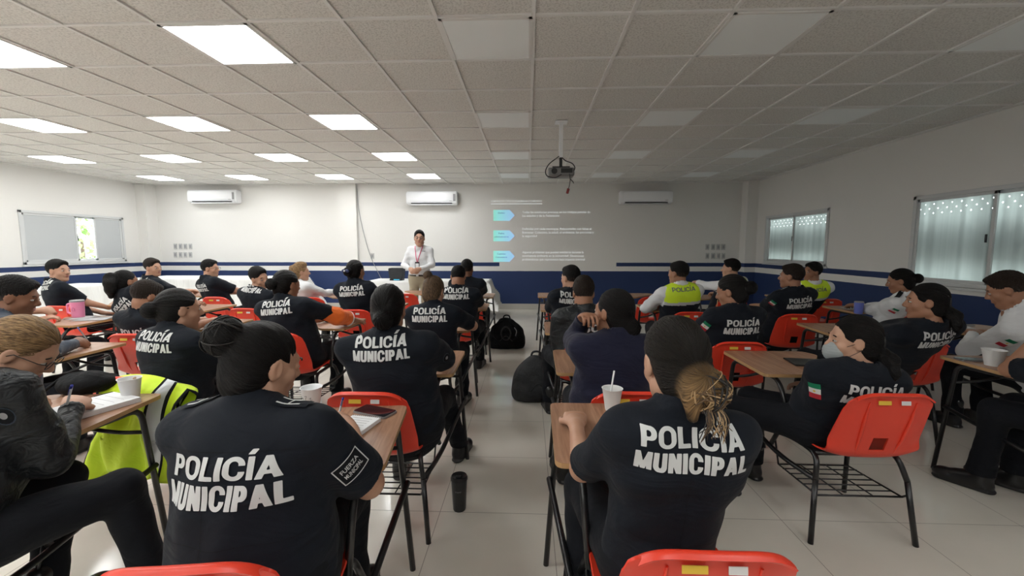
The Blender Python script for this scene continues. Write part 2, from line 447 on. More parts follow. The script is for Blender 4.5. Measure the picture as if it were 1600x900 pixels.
def np_mesh(name, V, Q, m, parent=None, mats=None, mi=None, attrs=None):
    me = bpy.data.meshes.new(name); nv, nf = len(V), len(Q); k = Q.shape[1]
    me.vertices.add(nv); me.vertices.foreach_set('co', V.astype(np.float32).ravel())
    me.loops.add(nf * k); me.loops.foreach_set('vertex_index', Q.astype(np.int32).ravel())
    me.polygons.add(nf); me.polygons.foreach_set('loop_start', np.arange(nf, dtype=np.int32) * k)
    me.polygons.foreach_set('use_smooth', np.ones(nf, bool))
    for x in (mats or [m]): me.materials.append(x)
    if mi is not None: me.polygons.foreach_set('material_index', mi.astype(np.int32))
    me.update(calc_edges=True)
    if attrs:
        for nm, arr in attrs.items():
            if arr.ndim == 2: at = me.attributes.new(nm, 'FLOAT_VECTOR', 'POINT'); at.data.foreach_set('vector', arr.astype(np.float32).ravel())
            else: at = me.attributes.new(nm, 'FLOAT', 'POINT'); at.data.foreach_set('value', arr.astype(np.float32))
    o = bpy.data.objects.new(name, me); COL.objects.link(o)
    if parent: o.parent = parent
    return o
def nprot(yaw=0, pitch=0, roll=0):   # yaw + = turn left; pitch + = look up; roll + = tilt to right shoulder
    return np.array(Matrix.Rotation(yaw, 3, 'Z') @ Matrix.Rotation(pitch, 3, 'X') @ Matrix.Rotation(roll, 3, 'Y'))

# ---- head: local origin at the head centre, face +Y
def head_prims(F, fr, s=1.0, face=True):
    def P(*a): return [x * s for x in a]
    F.ell(P(0, -.016, .032), P(.073, .092, .083), .02, fr)
    F.ell(P(0, .020, -.030), P(.060, .066, .080), .03 * s, fr)
    F.cap(P(-.045, .0, -.065), P(-.018, .055, -.093), .022 * s, .018 * s, .025 * s, fr=fr)
    F.cap(P(.045, .0, -.065), P(.018, .055, -.093), .022 * s, .018 * s, .025 * s, fr=fr)
    F.ell(P(0, .064, -.092), P(.020, .017, .017), .02 * s, fr)
    F.cap(P(-.028, .070, .024), P(.028, .070, .024), .013 * s, None, .014 * s, fr=fr)
    for sx in (-1, 1):
        F.ell(P(sx * .040, .050, -.028), P(.020, .022, .020), .018 * s, fr)
        F.ell(P(sx * .031, .087, .004), P(.016, .011, .010), .010 * s, fr, sub=True)
        F.ell(P(sx * .031, .073, .004), P(.013, .012, .0125), .004 * s, fr)
        F.ell(P(sx * .073, -.004, -.006), P(.009, .020, .031), .006 * s, fr)
        F.ell(P(sx * .081, .002, -.002), P(.006, .010, .018), .004 * s, fr, sub=True)
    F.cap(P(0, .080, .012), P(0, .100, -.022), .009 * s, .012 * s, .010 * s, fr=fr)
    F.cap(P(-.013, .090, -.027), P(.013, .090, -.027), .0085 * s, None, .008 * s, fr=fr)
    F.cap(P(-.020, .080, -.052), P(.020, .080, -.052), .0075 * s, None, .006 * s, fr=fr)
    F.cap(P(-.016, .079, -.062), P(.016, .079, -.062), .0080 * s, None, .006 * s, fr=fr)
    F.cap(P(-.024, .092, -.057), P(.024, .092, -.057), .0030 * s, None, .004 * s, fr=fr, sub=True)

HAIR = {}
def hair_mesh(style, h=.0042):
    if style in HAIR: return HAIR[style]
    F = Field((-.16, -.25, -.24), (.16, .16, .2), h)
    axis = np.array([0, -1, .1]); tipc = None
    if style in ('short', 'buzz', 'short_up'):
        t = {'short': .012, 'buzz': .002, 'short_up': .018}[style]
        if style == 'buzz': F.ell((0, -.0185, .030), (.0745, .0930, .0855), .01)
        else:
            F.ell((0, -.020, .036 + t * .35), (.0745 + t * .25, .0935 + t * .2, .086 + t * .5), .01)
            F.ell((0, .040, .080), (.052, .045, .030 + t * .4), .02)
        F.half(np.array([0, .93, -.37]), .030 if style == 'buzz' else .037)
        F.half(np.array([0, -.30, -.95]), .070 if style == 'buzz' else .048)
        for sx in (-1, 1): F.ell((sx * .085, .040, -.046), (.026, .056, .050), .008, sub=True)
        axis = np.array([0, -.3, 1.0])
    else:
        F.ell((0, -.022, .035), (.0785, .0975, .0895), .01)
        F.ell((0, -.048, -.03), (.070, .062, .080), .03)
        F.half(np.array([0, .93, -.37]), .034)
        for sx in (-1, 1): F.ell((sx * .085, .036, -.046), (.026, .056, .052), .008, sub=True)
        F.ell((0, .06, -.13), (.09, .09, .08), .01, sub=True)
        F.half(np.array([0, 0, -1.]), .105)
        if style == 'bun_high':
            F.ell((.012, -.118, .045), (.054, .046, .052), .008); F.cap((0, -.09, .05), (0, -.11, .05), .035, k=.02); axis = np.array([.1, -1, .35])
        if style == 'bun_side':   # large coiled bun at upper left of the back of the head
            F.ell((-.026, -.112, .066), (.056, .050, .055), .006); F.cap((-.03, -.08, .05), (-.045, -.1, .058), .04, k=.02); axis = np.array([-.6, -.9, .55])
        if style == 'bun_top':
            F.ell((-.03, -.075, .112), (.036, .036, .035), .004); F.cap((0, -.06, .08), (-.03, -.07, .1), .022, k=.015); axis = np.array([0, -.7, .9])
        if style in ('bun_mid', 'bun_bow', 'bun_cap'):
            F.ell((0, -.135, .0), (.044, .036, .042), .010); F.cap((0, -.1, 0), (0, -.13, 0), .035, k=.03); axis = np.array([0, -1, 0.])
        if style == 'bun_low':
            F.ell((.012, -.120, -.060), (.052, .040, .046), .014); F.ell((.034, -.115, -.085), (.03, .03, .035), .014); F.cap((0, -.09, -.03), (0, -.11, -.05), .04, k=.03)
            F.cap((-.02, -.115, -.09), (-.02, -.11, -.13), .022, .012, k=.02); axis = np.array([0, -1, -.45])
            tipc = np.array([.012, -.125, -.075])
        if style == 'bun_nape':
            F.ell((.01, -.118, -.062), (.040, .034, .038), .012); F.cap((0, -.09, -.04), (0, -.11, -.055), .035, k=.03); axis = np.array([0, -1, -.5])
        if style == 'pony':
            P = [(-.0, -.115, .03), (-.02, -.15, .0), (-.035, -.165, -.06), (-.045, -.16, -.12), (-.05, -.15, -.18)]
            for i, (a, b) in enumerate(zip(P, P[1:])): F.cap(a, b, [.028, .036, .034, .028][i], [.036, .034, .028, .012][i], .02)
            F.ell((0, -.12, .03), (.03, .03, .03), .02); axis = np.array([0, -1, .25])
        if style == 'pony_low':
            P = [(-.01, -.105, -.05), (-.04, -.13, -.08), (-.06, -.135, -.13), (-.07, -.13, -.17)]
            for i, (a, b) in enumerate(zip(P, P[1:])): F.cap(a, b, [.032, .032, .026][i], [.032, .026, .012][i], .02)
            axis = np.array([0, -1, -.4])
        if style == 'pony_full':
            P = [(0, -.10, .04), (.02, -.13, .045), (.05, -.15, .0), (.05, -.15, -.07), (.02, -.14, -.14)]
            for i, (a, b) in enumerate(zip(P, P[1:])): F.cap(a, b, [.04, .052, .05, .042][i], [.052, .05, .042, .022][i], .02)
            axis = np.array([.2, -1, .3])
        if style == 'updo':
            F.ell((0, -.085, .02), (.07, .06, .07), .02); F.ell((0, .0, .10), (.06, .07, .04), .02)
            F.ell((-.02, -.11, .06), (.035, .03, .03), .01)
    V, Q = F.mesh(); N = vnormals(V, Q)
    axis = axis / np.linalg.norm(axis); u = np.cross(axis, [1, 0, 0]); u /= np.linalg.norm(u); v = np.cross(axis, u)
    P = V - np.array([0, -.02, .03]); a = P @ u; b = P @ v; c = P @ axis; rad = np.sqrt(a * a + b * b) + 1e-4
    if style in ('short', 'buzz', 'short_up'): flow = V * 9
    else: flow = np.stack([a / rad, b / rad, c * 2.0], 1)
    rs = np.random.RandomState(len(style)); disp = np.zeros(len(V))
    fr = flow if style not in ('short', 'buzz', 'short_up') else V * 40
    for k in range(5):
        d = rs.normal(size=3); d[2] *= .25; disp += np.sin(fr @ (d * rs.uniform(9, 26)) + rs.uniform(0, 6))
    V = V + N * (disp * .0007)[:, None]
    at = {'flow': flow}
    if tipc is not None:
        dd = np.linalg.norm((V - tipc) / np.array([1, .8, 1]), axis=1); at['tip'] = np.clip((.078 - dd) / .03, 0, 1)
    HAIR[style] = (V, Q, at); return HAIR[style]
HAIRDATA = {}
def add_hair(style, m, parent, M4, name='hair'):
    key = (style, m.name)
    if key not in HAIRDATA:
        V, Q, at = hair_mesh(style); o = np_mesh(name, V, Q, m, parent, attrs=at); HAIRDATA[key] = o.data
    else:
        o = bpy.data.objects.new(name, HAIRDATA[key]); COL.objects.link(o); o.parent = parent
    o.matrix_local = M4; return o
def shared(name, key, build, parent, M4):
    """a small mesh built once and reused"""
    if key not in HAIRDATA:
        o = build(); HAIRDATA[key] = o.data
    else:
        o = bpy.data.objects.new(name, HAIRDATA[key]); COL.objects.link(o)
    o.parent = parent; o.matrix_local = M4; return o
def ellips(bm, c, r, mi=0, rot=None, seg=14):
    rr = bmesh.ops.create_uvsphere(bm, u_segments=seg, v_segments=max(6, seg // 2), radius=1); vs = rr['verts']
    bmesh.ops.scale(bm, vec=r, verts=vs)
    if rot is not None: bmesh.ops.transform(bm, matrix=rot.to_4x4(), verts=vs)
    bmesh.ops.translate(bm, vec=c, verts=vs)
    for f in {f for v in vs for f in v.link_faces}: f.material_index = mi; f.smooth = True
def b_eye():
    bm = bmesh.new(); ellips(bm, (0, 0, 0), (.012, .012, .0075)); ellips(bm, (0, .0085, 0), (.0048, .0048, .0048), 1); return bm_obj('eye', bm, [M_eyew, M_iris])
def b_brow():
    bm = bmesh.new(); tube(bm, spline([(-.016, -.004, -.002), (-.004, .001, .003), (.009, 0, .003), (.017, -.005, -.001)], 4), [.0015] + [.0028] * 11 + [.001], 6); return bm_obj('eyebrow', bm, H_brown)
def b_lips():
    bm = bmesh.new(); ellips(bm, (0, 0, .004), (.021, .006, .0042)); ellips(bm, (0, 0, -.005), (.018, .007, .0052)); return bm_obj('lips', bm, M_lip)
def b_glasses():
    bm = bmesh.new()
    for sx in (-1, 1):
        pts = [(sx * .033 + .023 * math.cos(t) * (1 if abs(math.cos(t)) < .8 else 1), .0, .017 * math.sin(t)) for t in [k * math.pi / 10 for k in range(21)]]
        tube(bm, pts, .0016, 6)
        tube(bm, [(sx * .056, 0, .006), (sx * .074, -.02, .006), (sx * .078, -.09, .004), (sx * .077, -.105, -.012)], .0015, 6)
    tube(bm, [(-.011, 0, .004), (0, .003, .006), (.011, 0, .004)], .0015, 6)
    return bm_obj('glasses', bm, M_dark)
def face_parts(body, s, M4, glasses=False, lips=True):
    for sx in (-1, 1):
        shared('eye', 'eye', b_eye, body, M4 @ Matrix.Translation((sx * .031 * s, .0745 * s, .003 * s)) @ Matrix.Scale(s, 4))
        shared('eyebrow', 'brow', b_brow, body, M4 @ Matrix.Translation((sx * .032 * s, .083 * s, .025 * s)) @ Matrix.Scale(s, 4) @ Matrix.Diagonal((sx, 1, 1, 1)))
    if lips: shared('lips', 'lips', b_lips, body, M4 @ Matrix.Translation((0, .0845 * s, -.056 * s)) @ Matrix.Scale(s, 4))
    if glasses: shared('glasses', 'glasses', b_glasses, body, M4 @ Matrix.Translation((0, .097 * s, .004 * s)) @ Matrix.Scale(s, 4))

def hand_prims(F, wrist, fwd, nrm, s=1.0, curl=.5, side=1, grip=False):
    """five fingered hand: wrist point, direction of the palm, palm normal (towards the palm side)"""
    f = np.array(Vector(fwd).normalized()); n = np.array(nrm, float); n = n - f * (n @ f); n /= np.linalg.norm(n); a = np.cross(f, n) * side
    w = np.array(wrist, float)
    fr = (np.stack([a, f, n], 1), w)
    F.cap((-.012 * s, .02 * s, 0), (-.014 * s, .070 * s, 0), .030 * s, .034 * s, .012, sc=(1, 1, .42), fr=fr)
    F.cap((.012 * s, .02 * s, 0), (.014 * s, .070 * s, 0), .030 * s, .032 * s, .012, sc=(1, 1, .42), fr=fr)
    F.cap((0, -.02 * s, 0), (0, .03 * s, 0), .024 * s, .026 * s, .02, sc=(1, 1, .75), fr=fr)
    for i, (x, L, c) in enumerate([(-.032, .066, 1.1), (-.011, .075, 1.0), (.011, .080, .95), (.032, .072, .85)]):
        c = curl * c; p = np.array([x * s, .085 * s, 0]); ang = .15 + c * .5
        x2 = x * 1.12
        for j, (l, r) in enumerate([(.45, .0092), (.32, .0084), (.25, .0075)]):
            d = np.array([(x2 - x) * 2, math.cos(ang), math.sin(ang)]); q = p + d * L * l * s
            F.cap(p, q, r * s, r * .93 * s, .0035, fr=fr); p = q; ang += c * .9
    p = np.array([.030, .022, .004]) * s
    for q in ([.052, .052, .014], [.052 - .012 * grip, .078, .020 + .014 * grip], [.046 - .02 * grip, .100, .024 + .018 * grip]):
        q = np.array(q) * s; F.cap(p, q, .0115 * s, .0098 * s, .006, fr=fr); p = q

def ik(sh, hand, l1, l2, pole):
    sh = np.array(sh); hand = np.array(hand); d = hand - sh; L = np.linalg.norm(d)
    if L > (l1 + l2) * .98: hand = sh + d / L * (l1 + l2) * .98; d = hand - sh; L = np.linalg.norm(d)
    u = d / L; x = (l1 * l1 - l2 * l2 + L * L) / (2 * L); hh = math.sqrt(max(l1 * l1 - x * x, 1e-6))
    p = np.array(pole, float); p = p - u * (p @ u); p /= np.linalg.norm(p) + 1e-9
    return sh + u * x + p * hh, hand

def project(V2, F, O, U, Vv, D, bvh, off=.004, maxd=1.2):
    """lay a flat drawing onto a surface: every vertex travels along D"""
    O = Vector(O); U = Vector(U); Vv = Vector(Vv); D = Vector(D).normalized(); out = []; ok = []
    for a, b in V2:
        p = O + U * a + Vv * b; h = bvh.ray_cast(p, D, maxd)
        if h[0] is None: out.append(p); ok.append(False)
        else: out.append(h[0] - D * off); ok.append(True)
    return out, [f for f in F if all(ok[i] for i in f)]
def grid2(w, h, nx, ny, x0=0, y0=0):
    V = [(x0 + w * (i / nx - .5), y0 + h * (j / ny - .5)) for j in range(ny + 1) for i in range(nx + 1)]
    F = [(j * (nx + 1) + i, j * (nx + 1) + i + 1, (j + 1) * (nx + 1) + i + 1, (j + 1) * (nx + 1) + i) for j in range(ny) for i in range(nx)]
    return V, F
BOOT = {}
def boot_data(tall=True):
    if tall in BOOT: return BOOT[tall]
    F = Field((-.07, -.11, -.02), (.07, .22, .26), .006)
    F.cap((0, -.03, .035), (0, .13, .03), .038, .040, .02, sc=(1, 1, .9))
    F.ell((0, .14, .04), (.043, .055, .034), .02)
    F.cap((0, -.02, .06), (0, -.025, .20 if tall else .10), .040, .045, .03)
    F.cap((0, 0, .08), (0, .08, .06), .036, .03, .03)
    F.cap((0, -.04, .012), (0, .15, .012), .040, .044, .004, sc=(1, 1, .42))
    F.half(np.array([0, 0, -1.]), 0.0)
    V, Q = F.mesh(); o = np_mesh('shoe', V, Q, M_boot); BOOT[tall] = o.data; bpy.data.objects.remove(o); return BOOT[tall]

NP = [0]
def person(head, top, Y, hip, rz, label, tyaw=0, hyaw=0, hpitch=0, hroll=0, w=1.0, sw=1.0, female=False, skin=None,
           hair='short', hmat=None, shirt=None, sleeve='short', trouser=None, text='PM', tz=.37, tw=1.0, lh=None, rh=None,
           vest=False, flag=None, glasses=False, mask=False, face=False, stand=False, feet=None, epaul=False, hs=1.0, curl=.6,
           knees=None, collar=True, lpole=None, rpole=None, grip=False, patch=None, textz=None, fade=False, shoes='boot', belly=1.0, dz=None, oversleeve=False, tx=0.0):
    """head: pixel column of the head, top: pixel row of its top, Y: distance. hip: world (x, y) of the hips. rz: leg direction"""
    NP[0] += 1
    skin = skin or M_skin; shirt = shirt or M_black; trouser = trouser or M_trouser; hmat = hmat or H_black
    hipz = .93 if stand else .535
    hx0 = aty(head, top, Y).x
    if not stand and abs(hx0 - hip[0]) < .3: hip = (hip[0] * .35 + hx0 * .65, hip[1])
    root = empty('person', (hip[0], hip[1], 0), rz, label, 'person')
    inv = Matrix.Translation((hip[0], hip[1], 0)) @ Matrix.Rotation(rz, 4, 'Z'); inv = inv.inverted()
    toL = lambda p: np.array(inv @ Vector(p))
    d = math.hypot(*aty(head, top, Y)[:2]); h = min(max(d * .0030, .0042), .0085)
    ht = aty(head, top, Y); hz = .127 * hs; hc = toL(Vector((ht.x, ht.y, ht.z - hz)))
    Hr = nprot(R(hyaw) - rz, R(hpitch), R(hroll)); M4h = Matrix(Hr.tolist()).to_4x4(); M4h.translation = Vector(hc)
    hfr = (Hr, hc)
    H0 = np.array([0, 0, hipz]); fw = Hr @ np.array([0, 1., 0])
    neck_top = hc + Hr @ np.array([0, -.030, -.055]) * hs
    Tr0 = nprot(R(tyaw) - rz)
    nb = hc + np.array([0, 0, -.120]) * hs - Tr0 @ np.array([0, .035, 0]) - fw * .012   # neck base
    zax = nb - H0; L = np.linalg.norm(zax); zax /= L
    xax = Tr0 @ np.array([1., 0, 0]); yax = np.cross(zax, xax); yax /= np.linalg.norm(yax); xax = np.cross(yax, zax)
    T = np.stack([xax, yax, zax], 1); tfr = (T, H0); st = L / .50
    def tp(x, y, z): return T @ np.array([x, y, z * st]) + H0
    def torso(F, inf, cloth_):
        g = w
        c = lambda p, q, r1, r2, k, sc=(1, 1, 1): F.cap((p[0], p[1], p[2] * st), (q[0], q[1], q[2] * st), r1, r2, k, sc=sc, fr=tfr)
        c((0, 0, .0), (0, .0, .08), .135 * g + inf, .130 * g + inf, .05, (1.12, .86, 1))
        c((0, .02, .10), (0, .01, .24), .128 * g * belly + inf, .126 * g + inf, .06, (1.05, .88, 1))
        c((0, -.0, .25), (0, -.012, .37), .130 * g ** .6 + inf, .128 * g ** .5 + inf, .06, (1.10, .76, 1))
        c((-.115 * sw, -.02, .425), (.115 * sw, -.02, .425), .062 + inf, .062 + inf, .05, (1, 1, 1))
        for sx in (-1, 1):
            c((sx * .02, -.02, .50), (sx * .125 * sw, -.02, .44), .040 + inf, .046 + inf, .035)
            c((sx * .09 * sw, -.04, .34), (sx * .075, -.035, .40), .075 + inf, .07 + inf, .05, (1, .8, 1))
            if female: c((sx * .070, .085, .29), (sx * .07, .09, .29), .062 + inf, .062 + inf, .035)
            else: c((sx * .070, .06, .34), (sx * .07, .06, .34), .06 + inf, .06 + inf, .05, (1.2, .7, 1))
    shs = [tp(-.163 * sw, -.015, .435), tp(.163 * sw, -.015, .435)]
    # hands
    arms = []
    for i, sx in enumerate((-1, 1)):
        tgt = (lh, rh)[i]
        if tgt is None: tgt_l = np.array([sx * .10, .33, .66])
        elif len(tgt) == 4: tgt_l = np.array(tgt[:3])        # person local
        else: tgt_l = toL(tgt)
        pole = (lpole, rpole)[i]
        if pole is None: pole = (sx * .38, -.30, -1)
        el, wr = ik(shs[i], tgt_l, .285, .255, pole)
        arms.append((shs[i], el, wr, sx))
    # legs
    legs = []
    for i, sx in enumerate((-1, 1)):
        hj = np.array([sx * .085 * w ** .5, .02, hipz - .02])
        if stand: kn = np.array([sx * .10, .02, .50]); an = np.array([sx * .11, -.01, .09]); toe = None
        else:
            kn = np.array(knees[i]) if knees else np.array([sx * .14, .44, .50])
            an = np.array([sx * .14, .40, .10]) if not feet else np.array([feet[i][0], feet[i][1], .10])
        legs.append((hj, kn, an, sx))
    allp = np.array([hc, nb, H0] + [x for a in arms for x in a[:3]] + [x for l in legs for x in l[:3]])
    lo = allp.min(0) - .24; hi = allp.max(0) + .24; hi[2] = hc[2] + .2; lo[2] = -.02
    # --- body
    F = Field(lo, hi, h)
    torso(F, -.018, False)
    F.cap(nb + np.array([0, 0, -.04]), neck_top, .056 if not female else .050, .052 if not female else .046, .03)
    head_prims(F, hfr, hs)
    for (s_, e_, w_, sx) in arms:
        F.cap(s_, e_, .046 * w ** .5, .038 * w ** .4, .02); F.cap(e_, w_, .038 * w ** .4, .025, .012)
        fd = (w_ - e_); fd /= np.linalg.norm(fd)
        nr = np.array([0, .15, -1.]) if not stand else np.array([-sx * .3, -1, -.2])
        if grip and sx == grip: nr = np.array([-sx * .8, .1, -.7])
        hand_prims(F, w_ + fd * .012, fd * np.array([1, 1, .35]) if not stand else fd, nr, .97, curl, side=-sx, grip=(grip == sx))
    for (hj, kn, an, sx) in legs: F.cap(hj, kn, .065, .045, .03); F.cap(kn, an, .045, .03, .02)
    V, Q = F.mesh(); body = np_mesh('body', V, Q, skin, root)
    # --- shirt
    lo2 = lo.copy(); lo2[2] = hipz - .22
    for a in arms: lo2[2] = min(lo2[2], a[1][2] - .12)
    F = Field(lo2, hi, h); torso(F, .010, True)
    if stand: F.cap((0, 0, .0), (0, 0, -.05), .14 * w, .14 * w, .02, sc=(1.1, .8, 1), fr=tfr); F.half(np.array([0, 0, -1.]), -(hipz + .03))
    for (s_, e_, w_, sx) in arms:
        ru = .063 * w ** .5
        if sleeve == 'short': F.cap(s_, e_, ru, ru * .93, .035, cut=.84)
        else:
            F.cap(s_, e_, ru, .052 * w ** .4, .035); F.cap(e_, w_, .052 * w ** .4, .036, .012, cut=.99 if sleeve == 'long' else .35)
    if collar:
        F.cap((0, -.022, .475 * st), (0, -.008, .475 * st + .045), .061, .066, .012, sc=(1, 1.0, 1), fr=tfr)
        F.cap((0, -.014, .475 * st + .02), (0, .016, .475 * st + .10), .053, .060, .006, fr=tfr, sub=True)
    V, Q = F.mesh(); N = vnormals(V, Q)
    amp = .0085 if shirt is not M_jacket else .010
    fz = fold_noise(V, NP[0]); V = V + N * (fz * amp)[:, None]
    sh = np_mesh('shirt' if shirt is not M_jacket else 'jacket', V, Q, shirt, root)
    bvh_m = BVHTree.FromPolygons([tuple(v) for v in V], [tuple(q) for q in Q])
    if oversleeve:
        s_, e_, w_, sx = arms[1]; F = Field(np.minimum(np.minimum(s_, e_), w_) - .15, np.maximum(np.maximum(s_, e_), w_) + .15, h)
        F.cap(s_ + (e_ - s_) * .62, e_, .066, .072, .03); F.cap(e_, w_, .070, .060, .03, cut=.62)
        u = (e_ - s_) / np.linalg.norm(e_ - s_); F.half(-u, -float(u @ (s_ + (e_ - s_) * .60)))
        Vo, Qo = F.mesh(); Vo = Vo + vnormals(Vo, Qo) * (fold_noise(Vo, 77, 1.6) * .007)[:, None]; oo = np_mesh('orange_oversleeve', Vo, Qo, M_orange, root)
        wd = (w_ - e_); wd /= np.linalg.norm(wd); c_ = e_ + (w_ - e_) * .62; a_ = np.cross(wd, [0, 0, 1.]); a_ /= np.linalg.norm(a_); b_ = np.cross(wd, a_)
        bm = bmesh.new(); tube(bm, [c_ + (a_ * math.cos(t) + b_ * math.sin(t)) * .066 for t in np.linspace(0, 6.283, 24)], .004, 6); bm_obj('cuff_piping', bm, M_paper, oo)
    # --- vest
    surf, bv = sh, bvh_m
    if vest:
        F = Field(lo2, hi, h); torso(F, .020, True)
        for s_ in shs: 
            sx = -1 if s_ is shs[0] else 1
            F.cap(s_ + T @ np.array([sx * .035, 0, -.09]), s_ + T @ np.array([sx * .035, 0, .07]), .06, .06, .01, sub=True)
        F.cap((0, -.0, .47 * st), (0, .0, .47 * st + .1), .062, .085, .01, fr=tfr, sub=True)
        V, Q = F.mesh(); N = vnormals(V, Q); V = V + N * (fold_noise(V, NP[0]) * .004)[:, None]
        ce = V[Q].mean(1); lz = (ce - H0) @ T[:, 2] / st
        mi = np.where(lz < .335, 1, 0); mi = np.where((lz > .335) & (lz < .365), 2, mi)
        surf = np_mesh('vest', V, Q, None, root, mats=[M_hivis, M_black, M_reflect], mi=mi)
        bv = BVHTree.FromPolygons([tuple(v) for v in V], [tuple(q) for q in Q])
    # --- lettering
    def lay(txt, cw, ch, zc, x0=0.0, m=M_print, dense=.18, off=.035, slant=0.0):
        V2, F2 = fit_heavy(txt, cw, ch, .30 if txt == 'MUNICIPAL' else .25 if m is M_print else .20)
        V2[:, 0] += x0; V2[:, 0] += slant * V2[:, 1]
        O = T @ np.array([0, -.55, zc]) + H0
        P, Fk = project(V2, F2, O, T[:, 0], T[:, 2], T[:, 1], bv, .0035)
        if Fk: mesh_obj('lettering', P, Fk, m, surf)
    tzz = tz * st
    if dz is not None: tzz = ((ht.z - dz) - hipz) / T[2, 2]
    if text == 'PM':
        lay('POLICÍA', .250 * tw, .044 * tw, tzz + .006, tx); lay('MUNICIPAL', .272 * tw, .047 * tw, tzz - .052 * tw, tx)
    elif text == 'P': lay('POLICÍA', .235 * tw, .038 * tw, tzz, m=M_printd, off=.01)
    elif text: lay(text, .20 * tw, .055, tzz, tx)
    # seams: yoke and centre pleat
    if text == 'PM' and d < 3.4:
        bmS = None; Vs = []; Fs = []
        def strip(pts, wd):
            o = len(Vs)
            for (a, b, nx, ny) in pts: Vs.append((a - nx * wd, b - ny * wd)); Vs.append((a + nx * wd, b + ny * wd))
            for i in range(len(pts) - 1): Fs.append((o + 2 * i, o + 2 * i + 1, o + 2 * i + 3, o + 2 * i + 2))
        n = 40; strip([((i / n - .5) * .40 * sw, (.415 - .0 * abs(i / n - .5)) * st, 0, 1) for i in range(n + 1)], .0012)
        yo = (list(Vs), list(Fs)); Vs.clear(); Fs.clear()
        strip([(0, (.03 + .38 * i / n) * st, 1, 0) for i in range(n + 1)], .001)
        pl = (list(Vs), list(Fs)); Vs.clear(); Fs.clear()
        strip([((i / n - .5) * .34 * w, .165 * st + .004 * math.sin(i * .5), 0, 1) for i in range(n + 1)], .0012)
        O = T @ np.array([0, -.55, 0]) + H0
        for nm_, (Va, Fa) in (('yoke_seam', yo), ('back_pleat', pl), ('waist_seam', (Vs, Fs))):
            P, Fk = project(Va, Fa, O, T[:, 0], T[:, 2], T[:, 1], bvh_m, .0015)
            if Fk: mesh_obj(nm_, P, Fk, M_trouser, sh)
    if epaul:
        for i, sx in enumerate((-1, 1)):
            V2, F2 = grid2(.11, .045, 10, 5)
            a = tp(sx * .115 * sw, -.02, .44) + np.array([0, 0, .3])
            P, Fk = project(V2, F2, a, T[:, 0], T[:, 1], (0, 0, -1), bvh_m, .006)
            if Fk:
                e = mesh_obj('epaulette', P, Fk, shirt if epaul != 'dark' else M_black2, sh, smooth=True)
                for off in (-.014, .014) if epaul == True else ():
                    V3, F3 = grid2(.07, .005, 8, 1, -.0, off); P, Fk = project(V3, F3, a, T[:, 0], T[:, 1], (0, 0, -1), bvh_m, .009)
                    if Fk: mesh_obj('piping', P, Fk, M_print, e)
                if epaul == True:
                    V3, F3 = grid2(.006, .030, 1, 5, .0, 0); P, Fk = project(V3, F3, a, T[:, 0], T[:, 1], (0, 0, -1), bvh_m, .009)
                    if Fk: mesh_obj('piping', P, Fk, M_print, e)
    # sleeve patches on the outer upper arm
    for which, kind in ((0, flag), (1, patch)):
        if not kind: continue
        s_, e_, w_, sx = arms[which]
        u = e_ - s_; u /= np.linalg.norm(u); D = np.array([-sx * 1.0, .0, 0.]); 
        back = T @ np.array([sx * .75, -.66, 0.]); D = -back / np.linalg.norm(back)
        mid = s_ + (e_ - s_) * (.22 if kind == 'flag' else .5) + (-D) * .3
        ax1 = -u; ax2 = np.cross(D, ax1); ax2 /= np.linalg.norm(ax2)
        if kind == 'flag':
            fl = None
            for k, m in enumerate((M_green, M_fwhite, M_fred)):
                V2, F2 = grid2(.028, .052, 3, 5, (k - 1) * .028, 0)
                P, Fk = project(V2, F2, mid, -ax1, ax2, D, bvh_m, .004)
                if Fk:
                    o = mesh_obj('flag_patch' if fl is None else 'flag_stripe', P, Fk, m, fl or sh, smooth=True); fl = fl or o
            bm = [( .006 * math.cos(t), .006 * math.sin(t)) for t in np.linspace(0, 6.28, 9)[:-1]]
            P, Fk = project(bm, [tuple(range(8))], mid, -ax1, ax2, D, bvh_m, .006)
            if Fk and fl: mesh_obj('flag_emblem', P, Fk, M_yellow, fl)
        else:
            if kind == 'badge':
                for rr_, m_, o_ in ((.024, M_grey, .004), (.0215, M_black2, .006), (.009, M_grey2, .008)):
                    V2 = [(0, 0)] + [(rr_ * r2 * math.cos(t), rr_ * r2 * 1.25 * math.sin(t)) for r2 in (.5, 1) for t in np.linspace(0, 2 * math.pi, 17)[:-1]]
                    F2 = [(0, 1 + k, 1 + (k + 1) % 16) for k in range(16)] + [(1 + k, 17 + k, 17 + (k + 1) % 16, 1 + (k + 1) % 16) for k in range(16)]
                    P, Fk = project(V2, F2, mid, ax2, ax1, D, bvh_m, o_)
                    if Fk: mesh_obj('round_badge', P, Fk, m_, sh, smooth=True)
                continue
            V2, F2 = grid2(.085, .07, 8, 8); P, Fk = project(V2, F2, mid, ax2, ax1, D, bvh_m, .004)
            if Fk:
                o = mesh_obj('sleeve_patch', P, Fk, M_black2, sh, smooth=True)
                for (ww, hh, xx, yy) in ((.085, .003, 0, .034), (.085, .003, 0, -.034), (.003, .07, -.042, 0), (.003, .07, .042, 0)):
                    V2, F2 = grid2(ww, hh, 10 if ww > hh else 1, 1 if ww > hh else 10, xx, yy); P, Fk = project(V2, F2, mid, ax2, ax1, D, bvh_m, .006)
                    if Fk: mesh_obj('patch_border', P, Fk, M_print, o)
                if kind == 'words':
                    for tx_, yy in (('FUERZA', .004), ('MUNICIPAL', -.018)):
                        V2, F2 = fit_text(tx_, .06, .014, off=.01); V2[:, 1] += yy; P, Fk = project(V2, F2, mid, ax2, ax1, D, bvh_m, .0065)
                        if Fk: mesh_obj('patch_lettering', P, Fk, M_print, o)
